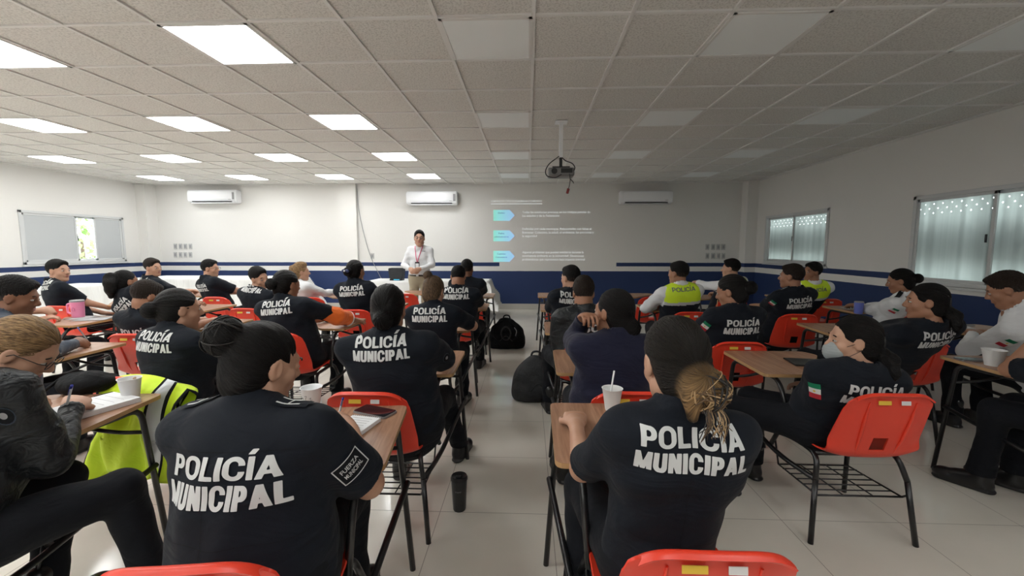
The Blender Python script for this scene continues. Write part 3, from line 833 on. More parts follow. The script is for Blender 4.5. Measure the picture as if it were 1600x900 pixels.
    # --- trousers
    lo3 = lo.copy(); hi3 = hi.copy(); hi3[2] = hipz + .20; lo3[2] = .02
    F = Field(lo3, hi3, max(h, .007))
    F.cap((0, 0, -.02), (0, 0, .03), .140 * w, .137 * w, .04, sc=(1.15, .9, 1), fr=(T, H0))
    for (hj, kn, an, sx) in legs:
        rt = .088 * w ** .6
        F.cap(hj, kn, rt, .068, .035); F.cap(kn, an, .066, .052, .03); F.cap(kn + (an - kn) * .75, an + np.array([0, .0, .02]), .058, .06, .02)
    if not stand: F.half(np.array([0, 0, -1.]), -.10)
    V, Q = F.mesh(); N = vnormals(V, Q); V = V + N * (fold_noise(V, NP[0] + 50, .8) * .0045)[:, None]
    np_mesh('trousers', V, Q, trouser, root)
    for (hj, kn, an, sx) in legs:
        o = bpy.data.objects.new('shoe', boot_data(shoes == 'boot')); COL.objects.link(o); o.parent = root
        o.location = (an[0], an[1] + .01, 0)
        dx = an[0] - hj[0]; o.rotation_euler = (0, 0, -sx * .18 if not feet or len(feet[0]) < 3 else feet[0 if sx < 0 else 1][2])
    # --- hair & face
    if hair:
        hh = add_hair(hair, hmat, body, M4h @ Matrix.Scale(hs, 4))
        if fade or hair in ('short', 'short_up'): add_hair('buzz', H_fade, body, M4h @ Matrix.Scale(hs, 4), 'faded_sides')
        if hair == 'bun_bow':
            bm = bmesh.new()
            for sx in (-1, 1): ellips(bm, (sx * .024, -.165, .01), (.026, .012, .018), rot=Matrix.Rotation(sx * .3, 3, 'Y'))
            ellips(bm, (0, -.178, .01), (.010, .008, .010), 1)
            o = bm_obj('hair_bow', bm, [mat('navy ribbon', (.02, .03, .10), .5), M_paper], hh)
        if hair in ('bun_mid', 'pony_low', 'bun_cap'):
            bm = bmesh.new(); tube(bm, [(.04 * math.cos(t), -.108, .0 + .04 * math.sin(t)) for t in np.linspace(0, 6.283, 16)], .006, 6)
            bm_obj('hair_tie', bm, M_dark, hh)
    if face: face_parts(body, hs, M4h, glasses)
    if mask:
        F = Field((-.09, 0, -.13), (.09, .15, .03), .004)
        F.ell((0, .070, -.055), (.056, .048, .052), .01); F.half(np.array([0, -.9, -.1]), -.035)
        V, Q = F.mesh(); N = vnormals(V, Q); V = V + N * (np.sin(V[:, 2] * 500) * .0006)[:, None]
        o = np_mesh('face_mask', V * hs, Q, mat('grey face mask', (.33, .36, .36), .8), body); o.matrix_local = M4h
        bm = bmesh.new()
        for sx in (-1, 1):
            tube(bm, [(sx * .05, .06, -.03), (sx * .068, .03, -.012), (sx * .078, -.01, .01)], .0012, 5); tube(bm, [(sx * .05, .055, -.085), (sx * .068, .02, -.055), (sx * .078, -.012, -.03)], .0012, 5)
        o2 = bm_obj('ear_loop', bm, M_dark, o)
    return root
# ------------------------------------------------------------------ room shell
def wallmat(name, bands):
    """painted plaster: base colour plus horizontal painted bands; bands = [(z0, z1, x0, x1)] blue"""
    m = bpy.data.materials.new(name); m.use_nodes = True; nt = m.node_tree; N = nt.nodes; L = nt.links
    b = N['Principled BSDF']; b.inputs['Roughness'].default_value = .55; b.inputs['Specular IOR Level'].default_value = .3
    g = N.new('ShaderNodeNewGeometry'); s = N.new('ShaderNodeSeparateXYZ'); L.new(g.outputs['Position'], s.inputs[0])
    n0 = N.new('ShaderNodeTexNoise'); n0.inputs['Scale'].default_value = 6; L.new(g.outputs['Position'], n0.inputs['Vector'])
    jit = N.new('ShaderNodeMath'); jit.operation = 'MULTIPLY_ADD'; jit.inputs[1].default_value = .006; L.new(n0.outputs['Fac'], jit.inputs[0]); L.new(s.outputs[2], jit.inputs[2])
    def cmp(sock, lo, hi):
        a = N.new('ShaderNodeMath'); a.operation = 'GREATER_THAN'; a.inputs[1].default_value = lo; L.new(sock, a.inputs[0])
        c = N.new('ShaderNodeMath'); c.operation = 'LESS_THAN'; c.inputs[1].default_value = hi; L.new(sock, c.inputs[0])
        p = N.new('ShaderNodeMath'); p.operation = 'MULTIPLY'; L.new(a.outputs[0], p.inputs[0]); L.new(c.outputs[0], p.inputs[1]); return p.outputs[0]
    tot = None
    for (z0, z1, x0, x1) in bands:
        a = cmp(jit.outputs[0], z0, z1); c = cmp(s.outputs[0], x0, x1)
        p = N.new('ShaderNodeMath'); p.operation = 'MULTIPLY'; L.new(a, p.inputs[0]); L.new(c, p.inputs[1])
        if tot is None: tot = p.outputs[0]
        else:
            q = N.new('ShaderNodeMath'); q.operation = 'MAXIMUM'; L.new(tot, q.inputs[0]); L.new(p.outputs[0], q.inputs[1]); tot = q.outputs[0]
    mx = N.new('ShaderNodeMix'); mx.data_type = 'RGBA'; L.new(tot, mx.inputs[0])
    mx.inputs[6].default_value = (.77, .755, .725, 1); mx.inputs[7].default_value = (.022, .042, .125, 1)
    L.new(mx.outputs[2], b.inputs['Base Color'])
    n = N.new('ShaderNodeTexNoise'); n.inputs['Scale'].default_value = 60; n.inputs['Detail'].default_value = 4; L.new(g.outputs['Position'], n.inputs['Vector'])
    bp = N.new('ShaderNodeBump'); bp.inputs['Strength'].default_value = .12; bp.inputs['Distance'].default_value = .01; L.new(n.outputs['Fac'], bp.inputs['Height']); L.new(bp.outputs[0], b.inputs['Normal'])
    return m
M_wall = wallmat('painted plaster with navy bands', [(1.00, 1.085, -20, -.66), (1.00, 1.085, 2.0, 20), (-1, .89, -20, 20)])

def wall_with_holes(name, axis, pos, thick, a0, a1, z0, z1, holes, m):
    """slab on a plane; holes = [(a0,a1,z0,z1)]"""
    bm = bmesh.new(); xs = sorted({a0, a1, *[h[0] for h in holes], *[h[1] for h in holes]})
    for i in range(len(xs) - 1):
        mid = (xs[i] + xs[i + 1]) / 2; zz = z0
        hs_ = sorted([h for h in holes if h[0] < mid < h[1]], key=lambda h: h[2])
        segs = []
        for hh in hs_: segs.append((zz, hh[2])); zz = hh[3]
        segs.append((zz, z1))
        for (p, q) in segs:
            c = (mid, (p + q) / 2); w_ = xs[i + 1] - xs[i]
            if axis == 'x': box(bm, (pos + thick / 2, c[0], c[1]), (abs(thick), w_, q - p))
            else: box(bm, (c[0], pos + thick / 2, c[1]), (w_, abs(thick), q - p))
    bmesh.ops.remove_doubles(bm, verts=bm.verts, dist=1e-5)
    return tag(bm_obj(name, bm, m), kind='structure')
LW = [(7.05, 8.95, 1.12, 2.08)]
RW = [(7.15, 9.0, 1.11, 2.07), (3.80, 5.64, .97, 2.07)]
wall_with_holes('wall_back', 'y', YB, .15, XL - .15, XR + .15, 0, ZC + .1, [], M_wall)
wall_with_holes('wall_left', 'x', XL, -.15, YF, YB, 0, ZC + .1, LW, M_wall)
wall_with_holes('wall_right', 'x', XR, .15, YF, YB, 0, ZC + .1, RW, M_wall)
wall_with_holes('wall_rear', 'y', YF, -.15, XL - .15, XR + .15, 0, ZC + .1, [], M_wall)

def floormat():
    m = bpy.data.materials.new('polished beige porcelain tile'); m.use_nodes = True; nt = m.node_tree; N = nt.nodes; L = nt.links
    b = N['Principled BSDF']; g = N.new('ShaderNodeNewGeometry')
    mp = N.new('ShaderNodeMapping'); mp.inputs['Location'].default_value = (.47, .28, 0); L.new(g.outputs['Position'], mp.inputs[0])
    br = N.new('ShaderNodeTexBrick'); br.offset = 0; br.inputs['Scale'].default_value = 1; br.inputs['Brick Width'].default_value = .6; br.inputs['Row Height'].default_value = .6
    br.inputs['Mortar Size'].default_value = .0022; br.inputs['Mortar Smooth'].default_value = .3
    br.inputs['Color1'].default_value = (.80, .765, .70, 1); br.inputs['Color2'].default_value = (.82, .785, .72, 1); br.inputs['Mortar'].default_value = (.36, .33, .29, 1)
    L.new(mp.outputs[0], br.inputs['Vector'])
    n = N.new('ShaderNodeTexNoise'); n.inputs['Scale'].default_value = 1.3; n.inputs['Detail'].default_value = 6; L.new(g.outputs['Position'], n.inputs['Vector'])
    r = N.new('ShaderNodeValToRGB'); r.color_ramp.elements[0].position = .3; r.color_ramp.elements[0].color = (.90, .89, .86, 1); r.color_ramp.elements[1].position = .7; r.color_ramp.elements[1].color = (1.06, 1.05, 1.03, 1)
    L.new(n.outputs['Fac'], r.inputs[0])
    mx = N.new('ShaderNodeMix'); mx.data_type = 'RGBA'; mx.blend_type = 'MULTIPLY'; mx.inputs[0].default_value = 1
    L.new(br.outputs['Color'], mx.inputs[6]); L.new(r.outputs[0], mx.inputs[7]); L.new(mx.outputs[2], b.inputs['Base Color'])
    rr = N.new('ShaderNodeMapRange'); rr.inputs[3].default_value = .13; rr.inputs[4].default_value = .6; L.new(br.outputs['Fac'], rr.inputs[0]); L.new(rr.outputs[0], b.inputs['Roughness'])
    b.inputs['Specular IOR Level'].default_value = .5
    return m
bm = bmesh.new(); box(bm, ((XL + XR) / 2, (YB + YF) / 2, -.05), (XR - XL + .3, YB - YF + .3, .1)); tag(bm_obj('floor', bm, floormat()), kind='structure')

def ceilmat():
    m = bpy.data.materials.new('mineral fibre ceiling tile'); m.use_nodes = True; nt = m.node_tree; N = nt.nodes; L = nt.links
    b = N['Principled BSDF']; b.inputs['Roughness'].default_value = .9; g = N.new('ShaderNodeNewGeometry')
    n = N.new('ShaderNodeTexNoise'); n.inputs['Scale'].default_value = 75; n.inputs['Detail'].default_value = 3; n.inputs['Roughness'].default_value = .7; L.new(g.outputs['Position'], n.inputs['Vector'])
    r = N.new('ShaderNodeValToRGB'); r.color_ramp.elements[0].position = .40; r.color_ramp.elements[0].color = (.60, .585, .555, 1); r.color_ramp.elements[1].position = .52; r.color_ramp.elements[1].color = (.78, .765, .73, 1)
    L.new(n.outputs['Fac'], r.inputs[0]); L.new(r.outputs[0], b.inputs['Base Color'])
    bp = N.new('ShaderNodeBump'); bp.inputs['Strength'].default_value = .5; bp.inputs['Distance'].default_value = .004; L.new(n.outputs['Fac'], bp.inputs['Height']); L.new(bp.outputs[0], b.inputs['Normal'])
    return m
M_ceil = ceilmat(); M_bar = mat('white enamelled ceiling bar', (.80, .79, .77), .5)
G = .61; GX0, GY0 = -.582, 2.755
bm = bmesh.new(); box(bm, ((XL + XR) / 2, (YB + YF) / 2, ZC + .055), (XR - XL + .3, YB - YF + .3, .1)); tag(bm_obj('ceiling', bm, M_ceil), kind='structure')
bm = bmesh.new()
for c in range(-14, 10):
    x = GX0 + c * G
    if XL < x < XR: box(bm, (x, (YB + YF) / 2, ZC - .001), (.024, YB - YF, .012))
for r_ in range(-12, 12):
    y = GY0 + r_ * G
    if YF < y < YB: box(bm, ((XL + XR) / 2, y, ZC - .0005), (XR - XL, .024, .011))
for (a, b_, c_, d_) in ((XL, XL + .025, YF, YB), (XR - .025, XR, YF, YB), (XL, XR, YB - .025, YB)):
    box(bm, ((a + b_) / 2, (c_ + d_) / 2, ZC - .004), (b_ - a, d_ - c_, .014))
tag(bm_obj('trim_1', bm, M_bar), kind='structure')
# a few tiles hang a little loose: shallow wedge shadows on the grid
# baseboards
M_base = mat('beige tile skirting', (.56, .53, .48), .3)
for nm, c, s in (('baseboard_back', ((XL + XR) / 2, YB - .006, .065), (XR - XL, .012, .13)), ('baseboard_left', (XL + .006, (YB + YF) / 2, .065), (.012, YB - YF, .13)), ('baseboard_right', (XR - .006, (YB + YF) / 2, .065), (.012, YB - YF, .13))):
    bm = bmesh.new(); box(bm, c, s, .003); tag(bm_obj(nm, bm, M_base), kind='structure')
# columns
bm = bmesh.new(); box(bm, (-4.125, YB - .05, ZC / 2), (.42, .10, ZC)); tag(bm_obj('wall_pilaster', bm, M_wall), kind='structure')
bm = bmesh.new(); box(bm, (XR - .115, YB - .13, ZC / 2), (.23, .26, ZC)); tag(bm_obj('wall_corner_right', bm, M_wall), kind='structure')
bm = bmesh.new(); box(bm, (XL + .11, YB - .15, ZC / 2), (.22, .30, ZC)); tag(bm_obj('wall_corner_left', bm, M_wall), kind='structure')

# windows
def frosted(name, col, rough):
    m = bpy.data.materials.new(name); m.use_nodes = True; nt = m.node_tree; N = nt.nodes; L = nt.links
    for n in list(N):
        if n.type == 'BSDF_PRINCIPLED': N.remove(n)
    out = N['Material Output']; t = N.new('ShaderNodeBsdfTranslucent'); t.inputs[0].default_value = (*col, 1)
    gl = N.new('ShaderNodeBsdfGlossy'); gl.inputs['Roughness'].default_value = rough; gl.inputs['Color'].default_value = (.8, .8, .8, 1)
    d = N.new('ShaderNodeBsdfDiffuse'); d.inputs[0].default_value = (.36, .38, .38, 1)
    m1 = N.new('ShaderNodeMixShader'); m1.inputs[0].default_value = .3; L.new(t.outputs[0], m1.inputs[1]); L.new(d.outputs[0], m1.inputs[2])
    m2 = N.new('ShaderNodeMixShader'); m2.inputs[0].default_value = .05; L.new(m1.outputs[0], m2.inputs[1]); L.new(gl.outputs[0], m2.inputs[2])
    # small holes punched in the film near the top, and faint vertical streaks
    g = N.new('ShaderNodeNewGeometry'); sp = N.new('ShaderNodeSeparateXYZ'); L.new(g.outputs['Position'], sp.inputs[0])
    def mth(op, a, b_=None, c=None):
        n = N.new('ShaderNodeMath'); n.operation = op
        for i, v in enumerate((a, b_, c)):
            if v is None: continue
            if isinstance(v, (int, float)): n.inputs[i].default_value = v
            else: L.new(v, n.inputs[i])
        return n.outputs[0]
    row = mth('FLOOR', mth('DIVIDE', sp.outputs[2], .055)); sh_ = mth('MULTIPLY', mth('MODULO', row, 2.0), .055)
    fy = mth('SUBTRACT', mth('FRACT', mth('DIVIDE', mth('ADD', sp.outputs[1], sh_), .11)), .5); fz = mth('SUBTRACT', mth('FRACT', mth('DIVIDE', sp.outputs[2], .055)), .5)
    dd = mth('ADD', mth('MULTIPLY', mth('MULTIPLY', fy, fy), .0121), mth('MULTIPLY', mth('MULTIPLY', fz, fz), .003))
    hole = mth('MULTIPLY', mth('LESS_THAN', dd, .00006), mth('GREATER_THAN', sp.outputs[2], 1.80))
    tr = N.new('ShaderNodeBsdfTransparent'); m3 = N.new('ShaderNodeMixShader'); L.new(hole, m3.inputs[0]); L.new(m2.outputs[0], m3.inputs[1]); L.new(tr.outputs[0], m3.inputs[2])
    wn = N.new('ShaderNodeTexNoise'); wn.noise_dimensions = '1D'; wn.inputs['Scale'].default_value = 9; L.new(sp.outputs[1], wn.inputs['W'])
    cr = N.new('ShaderNodeValToRGB'); cr.color_ramp.elements[0].position = .35; cr.color_ramp.elements[0].color = (*[c_ * .82 for c_ in col], 1); cr.color_ramp.elements[1].position = .65; cr.color_ramp.elements[1].color = (*col, 1)
    L.new(wn.outputs['Fac'], cr.inputs[0]); L.new(cr.outputs[0], t.inputs[0])
    L.new(m3.outputs[0], out.inputs[0]); return m
M_frost = frosted('frosted film glass', (.50, .53, .515), .3)
M_film = mat('grey solar film', (.50, .52, .53), .3)
def clear():
    m = bpy.data.materials.new('clear glass'); m.use_nodes = True; nt = m.node_tree; N = nt.nodes; L = nt.links
    for n in list(N):
        if n.type == 'BSDF_PRINCIPLED': N.remove(n)
    out = N['Material Output']; t = N.new('ShaderNodeBsdfTransparent'); gl = N.new('ShaderNodeBsdfGlossy'); gl.inputs['Roughness'].default_value = .02
    m2 = N.new('ShaderNodeMixShader'); m2.inputs[0].default_value = .06; L.new(t.outputs[0], m2.inputs[1]); L.new(gl.outputs[0], m2.inputs[2]); L.new(m2.outputs[0], out.inputs[0]); return m
M_clear = clear()
def window(n, x, y0, y1, z0, z1, inward, panes):
    """panes = [(from, to, material, sash offset)] as fractions along y"""
    bm = bmesh.new(); t = .045; xc = x - inward * .03
    for (c, s) in (((xc, (y0 + y1) / 2, z0 + t / 2), (.10, y1 - y0, t)), ((xc, (y0 + y1) / 2, z1 - t / 2), (.10, y1 - y0, t)), ((xc, y0 + t / 2, (z0 + z1) / 2), (.10, t, z1 - z0)), ((xc, y1 - t / 2, (z0 + z1) / 2), (.10, t, z1 - z0)),
                   ((x + inward * .01, (y0 + y1) / 2, z0 - .02), (.05, y1 - y0 + .04, .03))):
        box(bm, c, s, .004)
    fr = tag(bm_obj('window_%d' % n, bm, M_alu), kind='structure')
    for (a, b_, m, off) in panes:
        ya = y0 + t + (y1 - y0 - 2 * t) * a; yb = y0 + t + (y1 - y0 - 2 * t) * b_; xx = xc + off * .02; u = .035
        bm = bmesh.new()
        for (c, s) in (((xx, (ya + yb) / 2, z0 + t + u / 2), (.025, yb - ya, u)), ((xx, (ya + yb) / 2, z1 - t - u / 2), (.025, yb - ya, u)), ((xx, ya + u / 2, (z0 + z1) / 2), (.025, u, z1 - z0 - 2 * t)), ((xx, yb - u / 2, (z0 + z1) / 2), (.025, u, z1 - z0 - 2 * t))): box(bm, c, s, .003)
        sa = bm_obj('window_sash', bm, M_alu, fr)
        bm = bmesh.new(); box(bm, (xx, (ya + yb) / 2, (z0 + z1) / 2), (.005, yb - ya - .05, z1 - z0 - 2 * t - .05)); bm_obj('window_pane', bm, m, sa)
    bm = bmesh.new(); box(bm, (xc + inward * .03, y0 + (y1 - y0) * panes[0][1] - .0, (z0 + z1) / 2), (.012, .018, .09), .003); bm_obj('window_latch', bm, M_dark, fr)
window(1, XL, 7.05, 8.95, 1.12, 2.08, 1, [(0, .50, M_film, 1), (.44, .72, M_clear, -1), (.68, 1, M_film, 1)])
window(2, XR, 7.15, 9.0, 1.11, 2.07, -1, [(0, .52, M_frost, -1), (.48, 1, M_frost, 1)])
window(3, XR, 3.80, 5.64, .97, 2.07, -1, [(0, .52, M_frost, 1), (.48, 1, M_frost, -1)])
# dark gap bars of the half-open left window, and leaves beyond it
def leafmat():
    m = mat('sunlit green leaves', (.16, .30, .06), .6, var=(3, (.45, .55, .25))); return m
rs = np.random.RandomState(3)
bm = bmesh.new()
for k in range(900):
    c = Vector((-11.2 + rs.normal() * .35, 10.1 + rs.normal() * 1.0, 1.6 + rs.normal() * .75)); s_ = rs.uniform(.05, .11)
    a = Vector(rs.normal(size=3)).normalized(); b_ = a.orthogonal().normalized()
    vs = [bm.verts.new(c + a * s_), bm.verts.new(c + b_ * s_ * .5), bm.verts.new(c - a * s_), bm.verts.new(c - b_ * s_ * .5)]; bm.faces.new(vs)
fo = bm_obj('foliage', bm, leafmat()); bush = empty('garden_tree', (-11.2, 10.1, 0), 0, 'green leafy tree outside, seen through the gap of the left wall window', 'tree'); fo.parent = bush; fo.location = (11.2, -10.1, 0)
bm = bmesh.new(); tube(bm, [(0, 0, -.3), (.05, 0, .8), (0, .05, 1.6)], [.08, .06, .03], 10); bm_obj('trunk', bm, mat('brown bark', (.12, .08, .05), .9), bush)
for (y0, y1, zc_) in ((3.6, 5.9, 1.52), (6.9, 9.2, 1.58)):  # boards added outside to darken the middle of the right panes
    bm = bmesh.new(); box(bm, (XR + .26, (y0 + y1) / 2, zc_), (.03, y1 - y0, .46), .01)
    tag(bm_obj('shade_board_outside', bm, mat('grey added shade board', (.5, .52, .52), .8)), kind='structure')
bm = bmesh.new(); box(bm, (0, 5, -.2), (60, 60, .1)); tag(bm_obj('floor_outside', bm, mat('pale outside ground', (.4, .4, .38), .9)), kind='structure')

# ------------------------------------------------------------------ ceiling lamps
M_lit = mat('lit white diffuser', (.9, .9, .9), .5, emit=((.98, 1.0, 1.0), LAMP_POWER))
M_unlit = mat('unlit opal diffuser', (.92, .95, .95), .6)
rowsn = {-9: 'far behind the viewpoint as added fill', -6: 'behind the viewpoint as added fill', -3: 'above the camera', 0: 'in the nearest visible row', 3: 'in the second row of lamps', 6: 'in the third row of lamps', 9: 'in the row by the front wall'}
def lamp(c, r_, lit, label):
    x = GX0 + (c + .5) * G; y = GY0 + (r_ + .5) * G
    t = empty('ceiling_lamp', (x, y, ZC), 0, label, 'ceiling light', 'square ceiling panels')
    bm = bmesh.new(); o = .286
    for (cc, s) in (((0, o, -.004), (.592, .020, .014)), ((0, -o, -.004), (.592, .020, .014)), ((o, 0, -.004), (.020, .592, .014)), ((-o, 0, -.004), (.020, .592, .014))): box(bm, cc, s)
    bm_obj('frame', bm, M_bar, t)
    bm = bmesh.new(); box(bm, (0, 0, -.003), (.552, .552, .010)); bm_obj('diffuser', bm, M_lit if lit else M_unlit, t)
coln = {-3: 'fourth', -6: 'third', -9: 'second', -12: 'first'}
for r_ in (-9, -6, -3, 0, 3, 6, 9):  # the two rearmost rows are unseen lamps added as fill light
    for c in (-3, -6, -9, -12): lamp(c, r_, True, 'lit lamp %s, %s from the left wall' % (rowsn[r_], coln[c]))
for c, w_ in ((0, 'third from the right wall'), (3, 'second from the right wall'), (6, 'nearest the right wall')): lamp(c, -6, True, 'lit ceiling lamp behind the viewpoint as added fill, ' + w_)  # unseen lamps added to light the backs of people on the right
for r_ in (0, 3, 6, 9):
    for c, w_ in ((0, 'above the aisle'), (3, 'right of the projector'), (6, 'nearest the right wall')): lamp(c, r_, False, 'unlit panel %s, %s' % (rowsn[r_], w_))

# ------------------------------------------------------------------ wall units
def aircon(xc, z0, z1, label, face):
    w_ = 1.14; t = empty('air_conditioner', (xc, YB, z0), 0, label, 'air conditioner', 'white wall air conditioners'); h_ = z1 - z0
    bm = bmesh.new(); prof = [(0, 0.02), (0, h_), (-.19, h_), (-.215, h_ * .8), (-.215, h_ * .32), (-.19, h_ * .14), (-.13, 0.02)]
    a = [bm.verts.new((-w_ / 2, y, z)) for y, z in prof]; b_ = [bm.verts.new((w_ / 2, y, z)) for y, z in prof]; n = len(prof)
    bm.faces.new(a); bm.faces.new(b_[::-1])
    for k in range(n): bm.faces.new((a[k], b_[k], b_[(k + 1) % n], a[(k + 1) % n]))
    bmesh.ops.recalc_face_normals(bm, faces=bm.faces); bmesh.ops.bevel(bm, geom=bm.edges[:], offset=.018, segments=3, affect='EDGES')
    bm_obj('casing', bm, M_ac, t, auto=40)
    bm = bmesh.new(); box(bm, (0, -.217, h_ * .60), (w_ - .16, .008, h_ * .62), .004); bm_obj('front_panel', bm, M_ac, t, auto=40)
    bm = bmesh.new(); box(bm, (0, -.185, h_ * .16), (w_ - .22, .05, .016), .002); v = bm_obj('air_outlet', bm, M_dark, t)
    bm = bmesh.new(); box(bm, (0, -.19, h_ * .07), (w_ - .20, .06, .010), .003, rot=Matrix.Rotation(.5, 3, 'X')); bm_obj('louvre', bm, M_ac, t)
    bm = bmesh.new(); box(bm, (face * (w_ / 2 - .055), -.219, h_ * .55), (.05, .006, h_ * .5), .002); bm_obj('display_strip', bm, M_grey2 if face > 0 else M_ac, t)
    bm = bmesh.new(); box(bm, (w_ * .38, -.222, h_ * .30), (.06, .002, .008)); bm_obj('badge', bm, M_grey2, t)
aircon(-7.2, 2.42, 2.73, 'white wall air conditioner above the left group of outlets', 1)
aircon(-2.16, 2.36, 2.67, 'white wall air conditioner above the standing presenter', 1)
aircon(2.58, 2.36, 2.66, 'white wall air conditioner right of the projected slide', -1)
M_outlet = mat('ivory outlet plastic', (.50, .50, .49), .4)
def outlet(x, z, label, grp):
    t = empty('wall_outlet', (x, YB, z), 0, label, 'outlet', grp)
    bm = bmesh.new(); box(bm, (0, -.006, 0), (.085, .012, .13), .004); bm_obj('cover_plate', bm, M_outlet, t)
    bm = bmesh.new(); box(bm, (0, -.014, 0), (.042, .006, .072), .002); bm_obj('socket', bm, M_grey2, t)
for side, pxs, pys in (('left', (274.5, 282.5, 290, 298), (385, 398)), ('right', (1105, 1114, 1122, 1130), (386, 400))):
    for j, py in enumerate(pys):
        for i, px in enumerate(pxs):
            p = aty(px, py, YB); outlet(p.x, p.z, 'grey outlet, %s row, %s of four, front wall %s cluster' % (('upper', 'lower')[j], ('leftmost', 'second', 'third', 'rightmost')[i], side), 'wall outlets, %s cluster' % side)
p = aty(582, 400, YB); outlet(p.x, p.z, 'single wall outlet beside the hanging cable left of the presenter', None)
bm = bmesh.new(); tube(bm, spline([aty(557, 289, YB - .03), aty(561, 330, YB - .02), aty(571, 375, YB - .02), aty(580, 403, YB - .02), aty(590, 424, YB - .02), aty(596, 436, YB - .02)], 6), .007, 6)
tag(bm_obj('wall_cable', bm, M_grey2), 'thin dark cable hanging from the ceiling beside the wall pilaster', 'cable')

# projected slide: flat glowing decals in place of light thrown on the wall
M_proj = mat('projector light as white glow', (.75, .76, .76), .6, emit=((.9, .95, .95), .32))
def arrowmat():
    m = bpy.data.materials.new('projector light as teal to blue glow'); m.use_nodes = True; nt = m.node_tree; N = nt.nodes; L = nt.links
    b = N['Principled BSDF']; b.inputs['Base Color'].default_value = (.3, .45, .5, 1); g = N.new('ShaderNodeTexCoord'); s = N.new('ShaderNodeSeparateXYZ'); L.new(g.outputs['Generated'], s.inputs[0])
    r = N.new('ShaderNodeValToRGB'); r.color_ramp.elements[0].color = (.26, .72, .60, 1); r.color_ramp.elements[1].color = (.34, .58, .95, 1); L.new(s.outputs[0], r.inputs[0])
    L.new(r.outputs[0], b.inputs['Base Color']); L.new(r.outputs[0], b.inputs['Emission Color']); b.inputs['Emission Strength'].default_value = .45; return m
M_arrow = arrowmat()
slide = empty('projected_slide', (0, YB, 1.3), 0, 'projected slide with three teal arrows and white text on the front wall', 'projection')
def onwall(px, py, Y=YB - .003): v = aty(px, py, YB); return Vector((v.x, Y - YB, v.z - 1.3))
M_ink = mat('projected dark lettering', (.10, .26, .33), .6)
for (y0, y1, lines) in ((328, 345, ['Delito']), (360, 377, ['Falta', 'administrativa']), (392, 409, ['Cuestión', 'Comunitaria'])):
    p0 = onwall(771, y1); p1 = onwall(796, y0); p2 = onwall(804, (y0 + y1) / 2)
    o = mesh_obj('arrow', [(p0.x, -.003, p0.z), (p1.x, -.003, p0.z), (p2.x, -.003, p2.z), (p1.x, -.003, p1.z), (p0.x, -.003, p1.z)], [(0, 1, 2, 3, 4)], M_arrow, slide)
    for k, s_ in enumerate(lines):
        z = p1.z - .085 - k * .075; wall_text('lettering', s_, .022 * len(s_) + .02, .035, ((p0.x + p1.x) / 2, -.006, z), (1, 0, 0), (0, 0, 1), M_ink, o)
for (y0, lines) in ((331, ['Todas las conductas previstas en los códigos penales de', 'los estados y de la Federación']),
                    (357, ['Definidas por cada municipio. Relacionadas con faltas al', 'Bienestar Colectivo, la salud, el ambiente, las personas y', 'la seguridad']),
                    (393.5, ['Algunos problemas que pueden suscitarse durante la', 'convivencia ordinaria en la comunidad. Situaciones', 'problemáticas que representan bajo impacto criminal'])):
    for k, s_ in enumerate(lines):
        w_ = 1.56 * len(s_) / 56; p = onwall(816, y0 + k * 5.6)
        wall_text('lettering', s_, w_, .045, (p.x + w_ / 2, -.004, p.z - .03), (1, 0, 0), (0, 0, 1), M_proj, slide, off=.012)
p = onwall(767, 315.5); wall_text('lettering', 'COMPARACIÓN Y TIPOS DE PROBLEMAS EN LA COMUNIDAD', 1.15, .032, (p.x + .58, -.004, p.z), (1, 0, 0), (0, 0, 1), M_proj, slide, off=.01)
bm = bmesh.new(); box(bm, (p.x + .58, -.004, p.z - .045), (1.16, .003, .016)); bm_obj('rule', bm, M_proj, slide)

# projector hanging from the ceiling
P0 = aty(876, 270, 5.0)
pj = empty('projector', (P0.x, 5.0, P0.z), 0, 'grey ceiling projector on a white pole with looped cables', 'projector')
zt = ZC - P0.z
bm = bmesh.new(); box(bm, (0, 0, zt - .20), (.045, .045, .40), .004); box(bm, (0, 0, zt - .004), (.14, .14, .01), .002); bm_obj('mount_pole', bm, M_ac, pj)
bm = bmesh.new(); tube(bm, [(0, 0, .03), (0, 0, zt - .38)], .018, 12); box(bm, (0, 0, .055), (.20, .14, .012), .003); bm_obj('mount_bracket', bm, M_dark, pj)
bm = bmesh.new(); box(bm, (0, 0, -.005), (.30, .23, .095), .02); bm_obj('casing', bm, mat('silver grey plastic', (.22, .22, .22), .4), pj, auto=40)
bm = bmesh.new()
tube(bm, [(-.08, -.118, 0), (-.08, -.122, 0)], .034, 20)
box(bm, (.06, -.116, .005), (.13, .006, .05), .002)
bm_obj('rear_ports', bm, M_dark, pj)
bm = bmesh.new(); tube(bm, [(.06, .11, 0), (.06, .135, 0)], .032, 20); bm_obj('lens', bm, M_glassd, pj)
bm = bmesh.new()
tube(bm, spline([(0, 0, .20), (-.05, -.04, .16), (-.14, -.10, .08), (-.18, -.13, .0), (-.16, -.14, -.06), (-.07, -.14, -.075), (.0, -.13, -.04)], 6), .006, 6)
tube(bm, spline([(0, 0, .19), (.05, -.04, .13), (.12, -.09, .09), (.15, -.12, .04), (.14, -.13, .0)], 6), .006, 6)
bm_obj('cable_loop', bm, M_dark, pj)
bm = bmesh.new(); tube(bm, spline([(.09, -.12, -.03), (.10, -.12, -.10), (.09, -.12, -.17), (.08, -.12, -.20)], 5), .004, 6); tube(bm, spline([(.10, -.12, -.09), (.13, -.12, -.12), (.14, -.12, -.14)], 4), .005, 6); dk = bm_obj('hanging_cord', bm, M_dark, pj)
